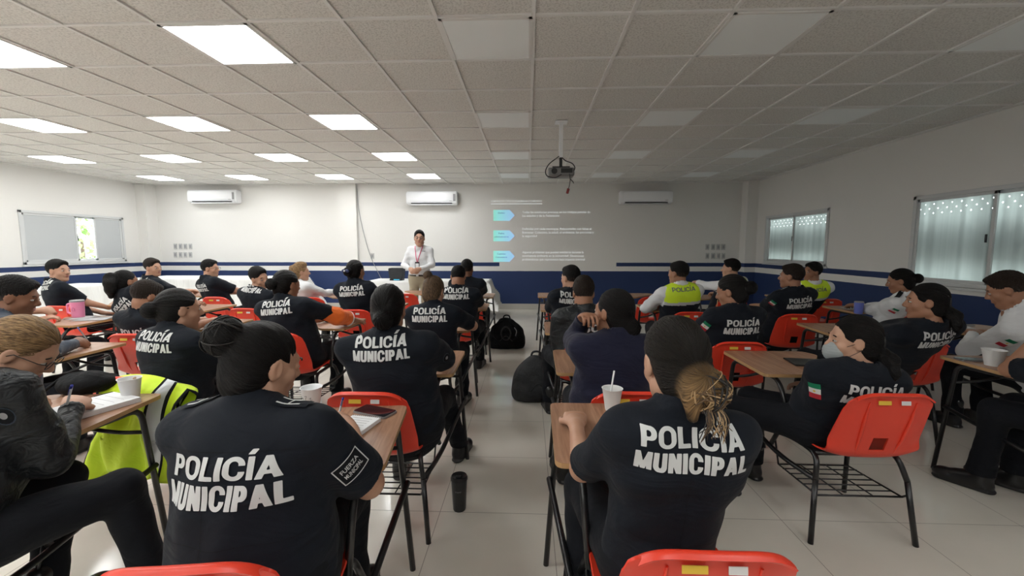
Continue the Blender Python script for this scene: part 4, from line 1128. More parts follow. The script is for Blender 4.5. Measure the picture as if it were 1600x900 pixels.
bm = bmesh.new(); box(bm, (.075, -.12, -.225), (.03, .018, .06), .006, rot=Matrix.Rotation(.25, 3, 'Y')); bm_obj('red_connector', bm, mat('dull red plastic', (.22, .02, .02), .5), dk)
# ------------------------------------------------------------------ chairs with writing arm
def chair_shell():
    prof = spline([(.235, .405), (.225, .440), (.12, .442), (-.02, .432), (-.12, .432), (-.175, .455), (-.205, .52), (-.235, .62), (-.262, .72), (-.272, .775), (-.290, .790), (-.303, .780)], 5)
    n = len(prof); nx = 24; V = []; 
    cum = [0]
    for i in range(1, n): cum.append(cum[-1] + (prof[i] - prof[i - 1]).length if hasattr(prof[i], 'length') else 0)
    def hw(y, z):
        if z < .47 and y > -.17: return .205 - .015 * max(0, y - .1) / .13
        t = (z - .45) / .34
        return .208 - .03 * t ** 1.3
    Vv = []
    for i, p in enumerate(prof):
        y, z = p[0], p[1]; w_ = hw(y, z); back = z > .47 and y < -.16; t = min(max((z - .45) / .33, 0), 1)
        if z > .765 : w_ -= .022 * ((z - .765) / .025) if z < .79 else .022
        if y > .2: w_ -= .02 * (y - .2) / .03
        for k in range(nx + 1):
            u = 2 * k / nx - 1; x = u * w_
            rise = abs(u) ** 3.0
            bk = min(max((z - .435) / .12, 0), 1) if y < -.10 else 0; bk = bk * bk * (3 - 2 * bk)
            yy = y + .042 * rise * bk * (1 - .6 * t); zz = z + (.030 * rise * (1 if y < .15 else max(0, 1 - (y - .15) / .08)) - .004 * (1 - u * u)) * (1 - bk)
            zz -= .030 * abs(u) ** 5 * min(max((z - .70) / .06, 0), 1)
            Vv.append(Vector((x, yy, zz)))
    F = []
    for i in range(n - 1):
        for k in range(nx):
            c = (Vv[i * (nx + 1) + k] + Vv[(i + 1) * (nx + 1) + k + 1]) / 2
            if c.y < -.15 and .485 < c.z < .565 and abs(c.x) < .036 - max(0, abs(c.z - .525) - .02) * .5: continue
            F.append((i * (nx + 1) + k, (i + 1) * (nx + 1) + k, (i + 1) * (nx + 1) + k + 1, i * (nx + 1) + k + 1))
    bm = bmesh.new(); vs = [bm.verts.new(v) for v in Vv]
    for f in F: bm.faces.new([vs[i] for i in f])
    bmesh.ops.delete(bm, geom=[v for v in bm.verts if not v.link_faces], context='VERTS')
    bmesh.ops.recalc_face_normals(bm, faces=bm.faces)
    bmesh.ops.solidify(bm, geom=bm.faces[:], thickness=.007)
    # stiffening ribs on the back
    for sx in (-1, 1):
        tube(bm, [(sx * .085, -.19, .47), (sx * .095, -.222, .55), (sx * .10, -.252, .66), (sx * .10, -.272, .74)], [.004, .007, .007, .003], 8)
    return bm
def make_chair(side, name='tablet_arm_chair'):
    t = empty(name); s = side
    bm_obj('seat_shell', chair_shell(), M_red, t, auto=50)
    r_ = .0125; fr = None
    bm = bmesh.new()
    for sx in (-1, 1): tube(bm, bent([(sx * .215, .24, .30), (sx * .19, .20, .418), (sx * .19, -.10, .410), (sx * .215, -.135, .30)], .06), r_, 10)
    tube(bm, [(-.19, .14, .417), (.19, .14, .417)], r_, 10); tube(bm, [(-.19, -.08, .411), (.19, -.08, .411)], r_, 10)
    fr = bm_obj('seat_frame', bm, M_tube, t)
    for sx in (-1, 1):
        bm = bmesh.new(); tube(bm, [(sx * .215, -.135, .30), (sx * .245, -.175, .0)], r_, 10); bm_obj('leg', bm, M_tube, t)
    bm = bmesh.new(); tube(bm, [(-s * .215, .24, .30), (-s * .240, .275, .0)], r_, 10); bm_obj('leg', bm, M_tube, t)
    # tall leg that carries the writing board
    bm = bmesh.new(); tube(bm, bent([(s * .315, .64, .0), (s * .27, .60, .695), (s * .22, .20, .695), (s * .22, .13, .60), (s * .205, .12, .415)], .055), r_, 10); bm_obj('leg', bm, M_tube, t)
    bm = bmesh.new(); tube(bm, bent([(s * .215, -.125, .30), (s * .245, .10, .30), (s * .305, .62, .42)], .12), r_, 10)
    tube(bm, bent([(s * .28, .61, .58), (s * .20, .56, .60), (s * .02, .45, .695)], .05), .009, 8)
    bm_obj('side_brace', bm, M_tube, t)
    bm = bmesh.new()
    b_ = [(-.20, -.13, .22), (.20, -.13, .22), (.19, .20, .20), (-.19, .20, .20)]
    tube(bm, b_ + [b_[0]], .005, 6)
    for k in range(1, 6): y = -.13 + .33 * k / 6; tube(bm, [(-.198, y, .219 - .003 * k), (.198, y, .219 - .003 * k)], .0035, 6)
    for x in (-.07, .07): tube(bm, [(x, -.13, .219), (x, .20, .199)], .0035, 6)
    for sx in (-1, 1): tube(bm, [(sx * .20, -.13, .22), (sx * .222, -.145, .24)], .005, 6); tube(bm, [(sx * .19, .20, .20), (sx * .20, .235, .36)], .005, 6)
    bm_obj('wire_basket', bm, M_tube, t)
    bm = bmesh.new(); poly = roundpoly([(s * .31, .17), (s * .30, .70), (-s * .22, .70), (-s * .26, .60), (s * .10, .17)] if s > 0 else [(s * .10, .17), (-s * .26, .60), (-s * .22, .70), (s * .30, .70), (s * .31, .17)], .035)
    prism(bm, poly, .712, .730, 0, 1); bmesh.ops.recalc_face_normals(bm, faces=bm.faces); bm_obj('writing_board', bm, [M_wood, M_edge], t)
    for (x, w_, m) in ((-.045, .055, M_yellow), (.045, .04, M_fwhite)):
        bm = bmesh.new(); box(bm, (x, -.2815, .742), (w_, .0015, .018), rot=None); bmesh.ops.rotate(bm, verts=bm.verts, cent=(x, -.2815, .742), matrix=Matrix.Rotation(R(-7), 3, 'X')); bm_obj('sticker', bm, m, t)
    return t
PROTO = {1: None, -1: None}
def chair(side, x, y, rz, label):
    if PROTO[side] is None: t = PROTO[side] = make_chair(side)
    else: t = copy_tree(PROTO[side])
    t.location = (x, y, 0); t.rotation_euler = (0, 0, R(rz)); tag(t, label, 'chair', 'red classroom chairs with a writing board on the %s arm' % ('right' if side > 0 else 'left'))
    return t
CH = {}
for key, side, x, y, rz, label in [
    ('14', 1, -.74, 1.035, 7, 'red writing-arm chair in the left foreground, under the person writing beside a phone'),
    ('1', 1, -1.98, 1.15, 4, 'red writing-arm chair at the lower left corner, under the person in a black jacket'),
    ('15', 1, -.72, 2.05, 0, 'red writing-arm chair whose back shows behind the paper cup and phone'),
    ('8', 1, -2.02, 2.22, -2, 'red writing-arm chair under the person with a netted bun, yellow vest over its back'),
    ('2', 1, -3.22, 2.20, 0, 'red writing-arm chair at the left edge, under the person with the dark pen'),
    ('16', 1, -.80, 3.25, 0, 'red writing-arm chair under the person with a high bun'),
    ('11', 1, -1.88, 3.30, 0, 'red writing-arm chair under the person with the orange sleeve'),
    ('7', 1, -2.95, 3.22, 0, 'red writing-arm chair under the person left of the person with a netted bun'),
    ('3', 1, -4.35, 3.35, 0, 'red writing-arm chair at the left edge, its board carries the pink tumbler'),
    ('17', 1, -.78, 4.46, 0, 'red writing-arm chair under the person in the fourth row, left of the aisle'),
    ('13', 1, -1.80, 4.48, 0, 'red writing-arm chair under the person with a ribbon in the bun'),
    ('10', 1, -2.98, 4.52, 0, 'red writing-arm chair under the person leaning and looking back'),
    ('5', 1, -3.85, 4.25, 0, 'red writing-arm chair under the person with a full ponytail'),
    ('4', 1, -5.15, 4.62, 0, 'red writing-arm chair under the person by the left wall window'),
    ('18', 1, -.80, 5.62, 0, 'red writing-arm chair of the front row, left of the aisle'),
    ('12', 1, -2.80, 5.50, 0, 'red writing-arm chair under the person in the white blouse'),
    ('9', 1, -4.05, 5.50, 0, 'red writing-arm chair under the person with glasses in the front left row'),
    ('6', 1, -4.95, 5.60, 0, 'red writing-arm chair under the person below the left outlets'),
    ('E1', 1, -1.72, 5.98, 0, 'empty writing-arm chair just in front of the presenter'),
    ('23', -1, .40, 1.12, 0, 'red writing-arm chair in the right foreground, under the person with light-ended bun'),
    ('31', -1, 1.61, 2.12, 0, 'red writing-arm chair under the person wearing a face mask'),
    ('33', -1, 2.94, 2.05, 0, 'red writing-arm chair at the right edge with phone and white cup on its board'),
    ('22', -1, .47, 2.10, 0, 'red writing-arm chair under the person in a plain navy sweater'),
    ('26', -1, 1.45, 3.12, -2, 'red writing-arm chair under the person with bun and flag patch with a white straw cup'),
    ('30', -1, 2.72, 3.20, -4, 'red writing-arm chair under the person in black below the right window'),
    ('32', -1, 3.85, 3.20, 0, 'red writing-arm chair at the right edge under the person in white writing'),
    ('21', -1, .45, 3.18, 0, 'red writing-arm chair beside the grey backpack, under the person in a puffer vest'),
    ('27', -1, 2.62, 4.35, -4, 'red writing-arm chair under the person in black with a flag patch, right side'),
    ('29', -1, 3.80, 4.40, 0, 'red writing-arm chair under the person in a white shirt with a bun'),
    ('24', -1, 1.62, 4.45, 0, 'red writing-arm chair under the person in a yellow vest nearest the aisle'),
    ('20', -1, .45, 4.42, 0, 'red writing-arm chair under the person right of the aisle in the fourth row'),
    ('25', -1, 2.55, 5.55, 0, 'red writing-arm chair under the person in a yellow vest with raised elbow'),
    ('28', -1, 3.75, 5.60, -4, 'red writing-arm chair under the person in a yellow vest looking back to the left'),
    ('E2', -1, 1.62, 5.72, 0, 'empty red writing-arm chair of the front row ahead of the yellow vest'),
    ('E3', -1, .45, 5.72, 0, 'empty writing-arm chair of the front row beside the aisle, right side')]:
    CH[key] = chair(side, x, y, rz, label)
ZT = .7305
def bdx(key, lx, ly):
    c = CH[key]; a = c.rotation_euler.z; return (c.location.x + lx * math.cos(a) - ly * math.sin(a), c.location.y + lx * math.sin(a) + ly * math.cos(a))

# ------------------------------------------------------------------ tables at the front
def clothed_table(name, x0, x1, y0, y1, z, drop, label, seed):
    t = empty(name, ((x0 + x1) / 2, (y0 + y1) / 2, 0), 0, label, 'table'); hx, hy = (x1 - x0) / 2, (y1 - y0) / 2
    bm = bmesh.new(); box(bm, (0, 0, z - .02), (2 * hx, 2 * hy, .03), .006); bm_obj('table_top', bm, M_grey2, t)
    for sx in (-1, 1):
        for sy in (-1, 1):
            bm = bmesh.new(); tube(bm, [(sx * (hx - .12), sy * (hy - .08), 0), (sx * (hx - .12), sy * (hy - .08), z - .03)], .016, 8); bm_obj('leg', bm, M_tube, t)
    # cloth
    nx = int((2 * hx + 2 * drop) / .035); ny = int((2 * hy + 2 * drop) / .035); V = []; Fc = []
    rs = np.random.RandomState(seed); ph = rs.uniform(0, 6, 4)
    for j in range(ny + 1):
        for i in range(nx + 1):
            u = (hx + drop) * (2 * i / nx - 1); v = (hy + drop) * (2 * j / ny - 1)
            ox = max(abs(u) - hx, 0); oy = max(abs(v) - hy, 0); sx = 1 if u > 0 else -1; sy = 1 if v > 0 else -1
            dn = max(ox, oy); x = min(abs(u), hx) * sx; y = min(abs(v), hy) * sy
            fl = .02 + .16 * dn
            if ox > 0 and ox >= oy: x = sx * (hx + .012 + .05 * ox + .028 * math.sin(v * 17 + ph[0]) * min(1, ox / .3) + (oy * .35))
            elif ox > 0: x = sx * (hx + .012 + ox * .35)
            if oy > 0 and oy > ox: y = sy * (hy + .012 + .05 * oy + .028 * math.sin(u * 15 + ph[1]) * min(1, oy / .3) + (ox * .35))
            elif oy > 0: y = sy * (hy + .012 + oy * .35)
            V.append((x, y, max(z + .002 - dn * (1 if min(ox, oy) == 0 else .95), .012)))
    for j in range(ny):
        for i in range(nx): a = j * (nx + 1) + i; Fc.append((a, a + 1, a + nx + 2, a + nx + 1))
    c = mesh_obj('tablecloth', [(p[0] + (x0 + x1) / 2, p[1] + (y0 + y1) / 2, p[2]) for p in V], Fc, M_linen, smooth=True)
    tag(c, 'white cloth draped over the ' + label, 'tablecloth')
    return t
clothed_table('folding_table', -3.22, -.80, 8.25, 8.95, .755, .60, 'presenter table at the front wall', 1)
clothed_table('folding_table', -8.1, -4.85, 8.35, 9.05, .80, .70, 'long table at the front wall, left of the pilaster', 2)
clothed_table('folding_table', -8.40, -7.80, 4.9, 7.5, .76, .70, 'side table along the left wall under the window', 3)
# black box-shaped speaker on the presenter table
q = atz(624, 437, .757); bx = empty('portable_speaker', (q.x, 8.45, .757), 0, 'black rectangular device with blue lights on the presenter table', 'speaker')
bm = bmesh.new(); prism(bm, [(-.13, -.10), (.13, -.10), (.13, .10), (-.13, .10)], .03, .25); 
for v in bm.verts:
    if v.co.z > .1: v.co.x *= 1.16; v.co.y *= 1.05
bmesh.ops.bevel(bm, geom=bm.edges[:], offset=.012, segments=2, affect='EDGES'); bm_obj('casing', bm, M_bagg, bx, auto=40)
bm = bmesh.new(); box(bm, (0, 0, .015), (.25, .2, .03), .006); bm_obj('base', bm, M_dark, bx)
bm = bmesh.new(); box(bm, (.02, -.104, .02), (.12, .004, .012), .001); bm_obj('indicator_light', bm, mat('cyan indicator', (.05, .5, .7), .3, emit=((.1, .6, .9), .8)), bx)
bm = bmesh.new()
for k, (x, y, a) in enumerate(((-1.45, 8.6, .2), (-1.2, 8.5, -.3), (-2.95, 8.45, .5))):
    o = None
    b2 = bmesh.new(); box(b2, (0, 0, .004), (.30, .21, .006), .001); 
    o = bm_obj('paper_stack', b2, M_paper); o.location = (x, y, .757); o.rotation_euler = (0, 0, a); tag(o, ['white papers on the presenter table, left one right of the presenter', 'white papers on the presenter table, right one right of the presenter', 'white papers on the presenter table beside the black speaker'][k], 'papers', 'papers on the presenter table')
bm.free()

# ------------------------------------------------------------------ small things
def cup(x, y, z, h_, r0, r1, label, m=M_foam, straw=False, fluid=False, marks=False):
    t = empty('drinking_cup', (x, y, z), 0, label, 'cup')
    bm = bmesh.new(); lathe(bm, [(0, .0), (r0, 0), (r0 + .001, .004), (r1, h_ - .004), (r1 + .003, h_), (r1 - .001, h_), (r1 - .004, h_ - .006), (r0 - .002, .006), (0, .006)], 32)
    b = bm_obj('cup_body', bm, m, t, auto=40)
    if straw: bm = bmesh.new(); tube(bm, [(-.012, .01, .01), (.006, 0, h_ + .075)], .0038, 8); bm_obj('straw', bm, straw, t)
    if fluid: bm = bmesh.new(); box(bm, (r1 * .4, 0, h_ * .7), (.006, .012, h_ * .7), .001, rot=Matrix.Rotation(.25, 3, 'Y')); bm_obj('stirrer', bm, mat('wooden stirrer', (.5, .35, .22), .7), t)
    if marks:
        rr = lambda z_: r0 + (r1 - r0) * z_ / h_ + .0012
        bm = bmesh.new()
        for line in ([(-.9, .55), (-.6, .62), (-.45, .50), (-.65, .42)], [(-.3, .70), (-.05, .72), (-.2, .55), (.05, .48), (-.15, .34), (-.4, .36)], [(-.5, .28), (-.2, .2), (.1, .3), (.3, .2), (.5, .32)], [(.2, .58), (.4, .64), (.35, .5), (.55, .55)]):
            tube(bm, [(rr(b_ * h_) * math.sin(a), -rr(b_ * h_) * math.cos(a), b_ * h_) for a, b_ in spline([(p[0], p[1], 0) for p in line], 5) for a, b_ in [(a, b_)]] if False else [(rr(p.y * h_) * math.sin(p.x), -rr(p.y * h_) * math.cos(p.x), p.y * h_) for p in spline([(p[0], p[1], 0) for p in line], 5)], .0007, 5)
        bm_obj('printed_scribble', bm, M_dark, b)
    return t
def phone(x, y, z, rz, label, w_=.078, l=.158):
    t = empty('mobile_phone', (x, y, z), R(rz), label, 'phone')
    bm = bmesh.new(); prism(bm, roundpoly([(-w_ / 2, -l / 2), (w_ / 2, -l / 2), (w_ / 2, l / 2), (-w_ / 2, l / 2)], .012), 0, .008); bm_obj('phone_case', bm, M_metal, t)
    bm = bmesh.new(); prism(bm, roundpoly([(-w_ / 2 + .003, -l / 2 + .003), (w_ / 2 - .003, -l / 2 + .003), (w_ / 2 - .003, l / 2 - .003), (-w_ / 2 + .003, l / 2 - .003)], .01), .008, .0092); bm_obj('phone_screen', bm, M_glassd, t); return t
def pen(tip, top, m, label):
    a = Vector(tip); b_ = Vector(top); o = empty('pen', a, 0, label, 'pen'); d = b_ - a
    bm = bmesh.new(); tube(bm, [(0, 0, 0), d * .06, d * .1, d], [.0008, .0025, .0042, .0042], 8); bm_obj('barrel', bm, m, o)
    bm = bmesh.new(); tube(bm, [d * .93, d * 1.02], .0046, 8); tube(bm, [d * .98 + Vector((0, -.006, 0)), d * .75 + Vector((0, -.006, 0))], .0014, 5); bm_obj('cap', bm, M_bluep if m is not M_pinkred else m, o); return o
def notepad(x, y, z, rz, w_, l, h_, label, spiral=False):
    t = empty('notepad', (x, y, z), R(rz), label, 'notepad')
    bm = bmesh.new(); box(bm, (0, 0, h_ / 2), (w_, l, h_), .0015); pg = bm_obj('pages', bm, M_paper, t)
    bm = bmesh.new()
    for k in range(5): box(bm, (-.004, l * (.33 - .13 * k), h_ + .0004), (w_ * .7, .0012, .0006))
    bm_obj('handwriting', bm, M_grey2, pg)
    if spiral:
        bm = bmesh.new()
        for k in range(14):
            x_ = -w_ / 2 + w_ * (k + .5) / 14; tube(bm, [(x_, l / 2 - .004 + .007 * math.cos(a), h_ / 2 + .009 * math.sin(a)) for a in np.linspace(0, 6.28, 10)], .0012, 5)
        bm_obj('spiral_wire', bm, M_dark, t)
    return t
def sheet(x, y, z, rz, w_, l, label, name='paper_sheet', m=None):
    bm = bmesh.new(); V, F = grid2(w_, l, 8, 8)
    vs = [bm.verts.new((a, b_, .002 + .006 * (a / w_ + .5) ** 3 * (1 + math.sin(b_ * 30)))) for a, b_ in V]
    for f in F: bm.faces.new([vs[i] for i in f])
    bmesh.ops.solidify(bm, geom=bm.faces[:], thickness=-.0012)
    o = bm_obj(name, bm, m or M_paper, smooth=True); o.location = (x, y, z); o.rotation_euler = (0, 0, R(rz)); return tag(o, label, 'paper')
q = atz(205, 622, ZT); cup(q.x, q.y, ZT, .095, .030, .043, 'white foam cup with a wooden stirrer at the left foreground board edge', fluid=True)
q = atz(488, 640, ZT); cup(q.x, q.y, ZT, .100, .028, .042, 'white paper cup with black scribbles beside the spiral notepad', m=M_paper, marks=True)
q = atz(956, 640, ZT); cup(q.x, q.y, ZT, .095, .028, .042, 'white cup with a straw left of the person with light-ended bun', straw=M_paper)
q = atz(1110, 507, ZT); cup(q.x + .05, q.y, ZT, .15, .036, .052, 'tall white foam cup with a brown straw behind the person with bun and flag patch', straw=M_edge)
q = atz(1551, 571, ZT); cup(q.x, q.y, ZT, .095, .034, .052, 'white foam cup at the right edge beside a phone')
phone(*atz(586, 643, ZT + .004)[:2], ZT, 68, 'large dark phone lying on the near board left of the aisle', .085, .17)
phone(*atz(1520, 562, ZT + .004)[:2], ZT, 80, 'dark phone beside the white cup at the right edge')
phone(*atz(177, 620, ZT + .004)[:2], ZT, 75, 'grey phone beside the foam cup at the left foreground')
phone(*atz(1502, 507, ZT + .004)[:2], ZT, 20, 'phone on the board before the person in white at the right edge')
q = atz(556, 668, ZT); notepad(q.x, q.y, ZT, -12, .125, .15, .016, 'white spiral notepad under the hand of the person in the left foreground', True)
q = atz(140, 640, ZT); notepad(q.x, q.y, ZT, -18, .20, .27, .022, 'thick open stack of notes under the pen of the black-jacketed person')
q = atz(478, 632, ZT); sheet(q.x + .02, q.y - .01, ZT, 30, .10, .12, 'folded white tissue beside the scribbled paper cup')
# purple tumbler
q = atz(1341, 490, ZT); t = empty('insulated_tumbler', (q.x, q.y, ZT), 0, 'periwinkle tumbler on the board ahead of the masked person', 'tumbler')
bm = bmesh.new(); lathe(bm, [(0, 0), (.034, 0), (.037, .01), (.041, .11), (.040, .118)], 28); bm_obj('tumbler_body', bm, M_purple, t, auto=40)
bm = bmesh.new(); lathe(bm, [(0, .118), (.042, .118), (.042, .126), (.036, .130), (0, .130)], 28); bm_obj('lid', bm, M_grey2, t, auto=40)
# pink handled tumbler
q = Vector((*bdx('3', -.12, .60), 0)); t = empty('handled_tumbler', (q.x, q.y, ZT), 0, 'large pink tumbler with a side handle and grey lid on a left board', 'tumbler')
bm = bmesh.new(); lathe(bm, [(0, 0), (.044, 0), (.048, .01), (.053, .15), (.053, .155)], 32); tb = bm_obj('tumbler_body', bm, M_pink, t, auto=40)
bm = bmesh.new(); lathe(bm, [(.0, .155), (.055, .155), (.055, .170), (.048, .174), (0, .174)], 32); bm_obj('lid', bm, M_grey2, t, auto=40)
bm = bmesh.new(); tube(bm, bent([(-.05, 0, .135), (-.098, -.01, .135), (-.094, -.01, .045), (-.048, 0, .035)], .03), .009, 10); bm_obj('handle', bm, M_pink, t)
bm = bmesh.new(); tube(bm, [(.0, -.0545, .09), (.012, -.054, .105), (.024, -.05, .09), (.024, -.05, .07), (.0, -.054, .07), (.0, -.0545, .09)], .0016, 5); bm_obj('printed_outline', bm, mat('deep pink ink', (.5, .06, .2), .5), tb)
sheet(*bdx('3', .15, .50), ZT, 10, .28, .22, 'white papers right of the pink tumbler'); sheet(*bdx('3', -.02, .56), ZT, -8, .20, .22, 'white sheet under the hand left of the pink tumbler')
# black floor tumbler
q = atz(718, 795, 0); t = empty('travel_tumbler', (q.x, q.y, 0), 0, 'black travel tumbler standing on the aisle floor', 'tumbler')
bm = bmesh.new(); lathe(bm, [(0, 0), (.033, 0), (.035, .006), (.043, .165), (.043, .172)], 36); tb = bm_obj('tumbler_body', bm, mat('satin black steel', (.012, .013, .014), .3, spec=.6), t, auto=40)
bm = bmesh.new(); lathe(bm, [(0, .172), (.046, .172), (.046, .182), (.041, .192), (.036, .188), (0, .184)], 36); box(bm, (.0, -.01, .190), (.03, .022, .010), .003); bm_obj('lid', bm, M_dark, t, auto=40)
V, F = fit_text('travel', .032, .009, dense=.25); mesh_obj('lettering', [(.0405 * math.sin(a / .0405), -.0412 * math.cos(a / .0405), .115 + b_) for a, b_ in V], F, M_grey2, tb)
# cap on the far left board
q = Vector((*bdx('4', .15, .45), 0)); t = empty('black_cap', (q.x, q.y, ZT), R(20), 'black peaked cap resting on the board before the person at the left wall', 'cap')
F_ = Field((-.2, -.2, -.05), (.2, .25, .2), .006); F_.ell((0, 0, .0), (.10, .11, .11), .02); F_.half(np.array([0, 0, -1.]), .0)
V, Q = F_.mesh(); np_mesh('crown', V + vnormals(V, Q) * (fold_noise(V, 5) * .004)[:, None], Q, M_bagg, t)
bm = bmesh.new(); pts = [(-.085, .06), (-.10, .14), (-.05, .20), (0, .215), (.05, .20), (.10, .14), (.085, .06)]; prism(bm, pts, .006, .012)
for v in bm.verts: v.co.z += .05 * max(0, (v.co.y - .06)) / .15 + .25 * v.co.x ** 2
bm_obj('peak', bm, M_bagg, t)
# second dark cap shape on the board at far left
# dark folder on the masked woman's board
q = atz(1262, 568, ZT); bm = bmesh.new(); box(bm, (0, 0, .006), (.24, .16, .010), .003); box(bm, (.12, .0, .012), (.012, .12, .008), .003); o = bm_obj('dark_folder', bm, M_dark); o.location = (q.x + .02, q.y, ZT); o.rotation_euler = (0, 0, R(-8)); tag(o, 'black folder on the board before the masked person', 'folder')
# books and papers further off
q = atz(533, 491, ZT); t = empty('book', (q.x, q.y, ZT), R(-8), 'pale book with teal cover on the board beside the orange sleeve', 'book')
bm = bmesh.new(); box(bm, (0, 0, .012), (.17, .22, .024), .002); bm_obj('pages', bm, M_paper, t); bm = bmesh.new(); box(bm, (0, 0, .026), (.172, .222, .003), .001); bm_obj('cover', bm, mat('pale teal cover', (.42, .62, .60), .4), t)
for (key, lx, ly, w_, l, rz, lab) in (('12', .15, .48, .26, .24, 10, 'white papers with blue notes before the person in the white blouse'), ('16', .17, .42, .16, .22, 8, 'white sheet under the hand of the person with a high bun'), ('29', -.12, .45, .20, .22, -20, 'white sheet on the board before the person in a white shirt'), ('32', -.18, .46, .22, .2, -10, 'white sheet on the board before the person in white at the right edge'), ('10', .10, .50, .16, .10, 20, 'white wrapper on the board behind the person looking back')):
    q = bdx(key, lx, ly); sheet(q[0], q[1], ZT, rz, w_, l, lab)

# ------------------------------------------------------------------ bags
def bag(x, y, rz, label, size, m, kind):
    t = empty('backpack', (x, y, 0), R(rz), label, 'backpack'); sx, sy, sz = size
    F = Field((-sx * .75, -sy * .8, -.02), (sx * .75, sy * .8, sz * 1.15), .009)
    F.cap((-sx * .28, 0, sz * .18), (sx * .28, 0, sz * .18), sy * .42, k=.06, sc=(1, 1, 1)); F.cap((-sx * .24, 0, sz * .45), (sx * .24, 0, sz * .45), sy * .40, k=.08)
    F.cap((-sx * .08, .0, sz * .74), (sx * .08, .0, sz * .72), sz * .20, k=.08, sc=(1, .8, 1))
    F.cap((-sx * .2, -sy * .32, sz * .24), (sx * .2, -sy * .32, sz * .24), sz * .16, k=.02, sc=(1, .8, 1))
    if kind == 'roller': F.cap((-sx * .30, 0, sz * .14), (sx * .30, 0, sz * .14), sz * .17, k=.02, sc=(1.1, 1.2, 1))
    F.half(np.array([0, 0, -1.]), 0)
    V, Q = F.mesh(); V = V + vnormals(V, Q) * (fold_noise(V, int(sx * 100), .8) * .008)[:, None]; V[:, 2] = np.maximum(V[:, 2], .001)
    np_mesh('bag_body', V, Q, m, t)
    bm = bmesh.new(); pts = spline([(-sx * .2, -sy * .50, sz * .28), (0, -sy * .52, sz * .44), (sx * .2, -sy * .50, sz * .28)], 6); tube(bm, pts, .005, 6); bm_obj('zip', bm, M_dark, t)
    if kind == 'roller':
        for s_ in (-1, 1):
            bm = bmesh.new(); tube(bm, spline([(s_ * sx * .12, -sy * .30, sz * .88), (s_ * sx * .34, -sy * .5, sz * .70), (s_ * sx * .36, -sy * .55, sz * .45), (s_ * sx * .22, -sy * .5, sz * .3)], 6), .014, 8); bm_obj('shoulder_strap', bm, M_bag, t)
        bm = bmesh.new(); tube(bm, [(sx * .15 * math.cos(a), -sy * .52, sz * .52 + sz * .2 * math.sin(a)) for a in np.linspace(0, 6.28, 20)], .010, 8); bm_obj('cable_coil', bm, M_dark, t)
        bm = bmesh.new(); tube(bm, spline([(sx * .26, -sy * .5, sz * .70), (sx * .33, -sy * .55, sz * .6), (sx * .30, -sy * .55, sz * .45)], 5), .006, 6); bm_obj('grey_buckle_strap', bm, M_metal, t)
    bm = bmesh.new(); tube(bm, spline([(-.05, 0, sz * .90), (-.03, 0, sz * 1.0), (.03, 0, sz * 1.0), (.05, 0, sz * .90)], 5), .010, 8); bm_obj('grab_handle', bm, m, t)
    return t
q = atz(791, 546, 0); bag(q.x, q.y + .12, 0, 'black wheeled backpack with straps on the aisle floor beyond the tumbler', (.44, .34, .46), M_bag, 'roller')
q = atz(838, 631, 0); bag(q.x, q.y + .13, 6, 'charcoal backpack on the floor beside the chair right of the aisle', (.34, .32, .45), M_bagg, 'soft')
def lump(name, cat, x, y, z, size, m, label, seed, flat=0):
    F = Field((-size[0], -size[1], -.02), (size[0], size[1], size[2] * 1.3), .008)
    F.ell((0, 0, size[2] * .4), (size[0] * .5, size[1] * .5, size[2] * .5), .03); F.ell((size[0] * .2, .02, size[2] * .35), (size[0] * .35, size[1] * .42, size[2] * .4), .03); F.half(np.array([0, 0, -1.]), 0)
    V, Q = F.mesh(); V = V + vnormals(V, Q) * (fold_noise(V, seed) * .009)[:, None]; V[:, 2] = np.maximum(V[:, 2], 0)
    t = empty(name, (x, y, z), 0, label, cat); np_mesh('bag_body', V, Q, m, t)
    bm = bmesh.new(); tube(bm, spline([(-size[0] * .3, -size[1] * .2, size[2] * .7), (-size[0] * .35, -size[1] * .5, size[2] * .4), (-size[0] * .5, -size[1] * .55, size[2] * .1)], 5), .007, 6); bm_obj('strap', bm, m, t)
    return t
lump('shoulder_bag', 'bag', .47, 2.10, .225, (.34, .28, .14), M_bag, 'black bag in the wire basket under the person in the navy sweater', 3)
q = atz(112, 618, ZT); lump('hand_bag', 'bag', q.x, q.y + .06, ZT, (.23, .17, .11), M_bag, 'black soft bag at the far end of the left foreground board', 9)
lump('shoulder_bag', 'bag', .42, 2.78, 0, (.24, .22, .26), M_bagg, 'grey-and-black bag on the floor under the puffer vest chair', 4)
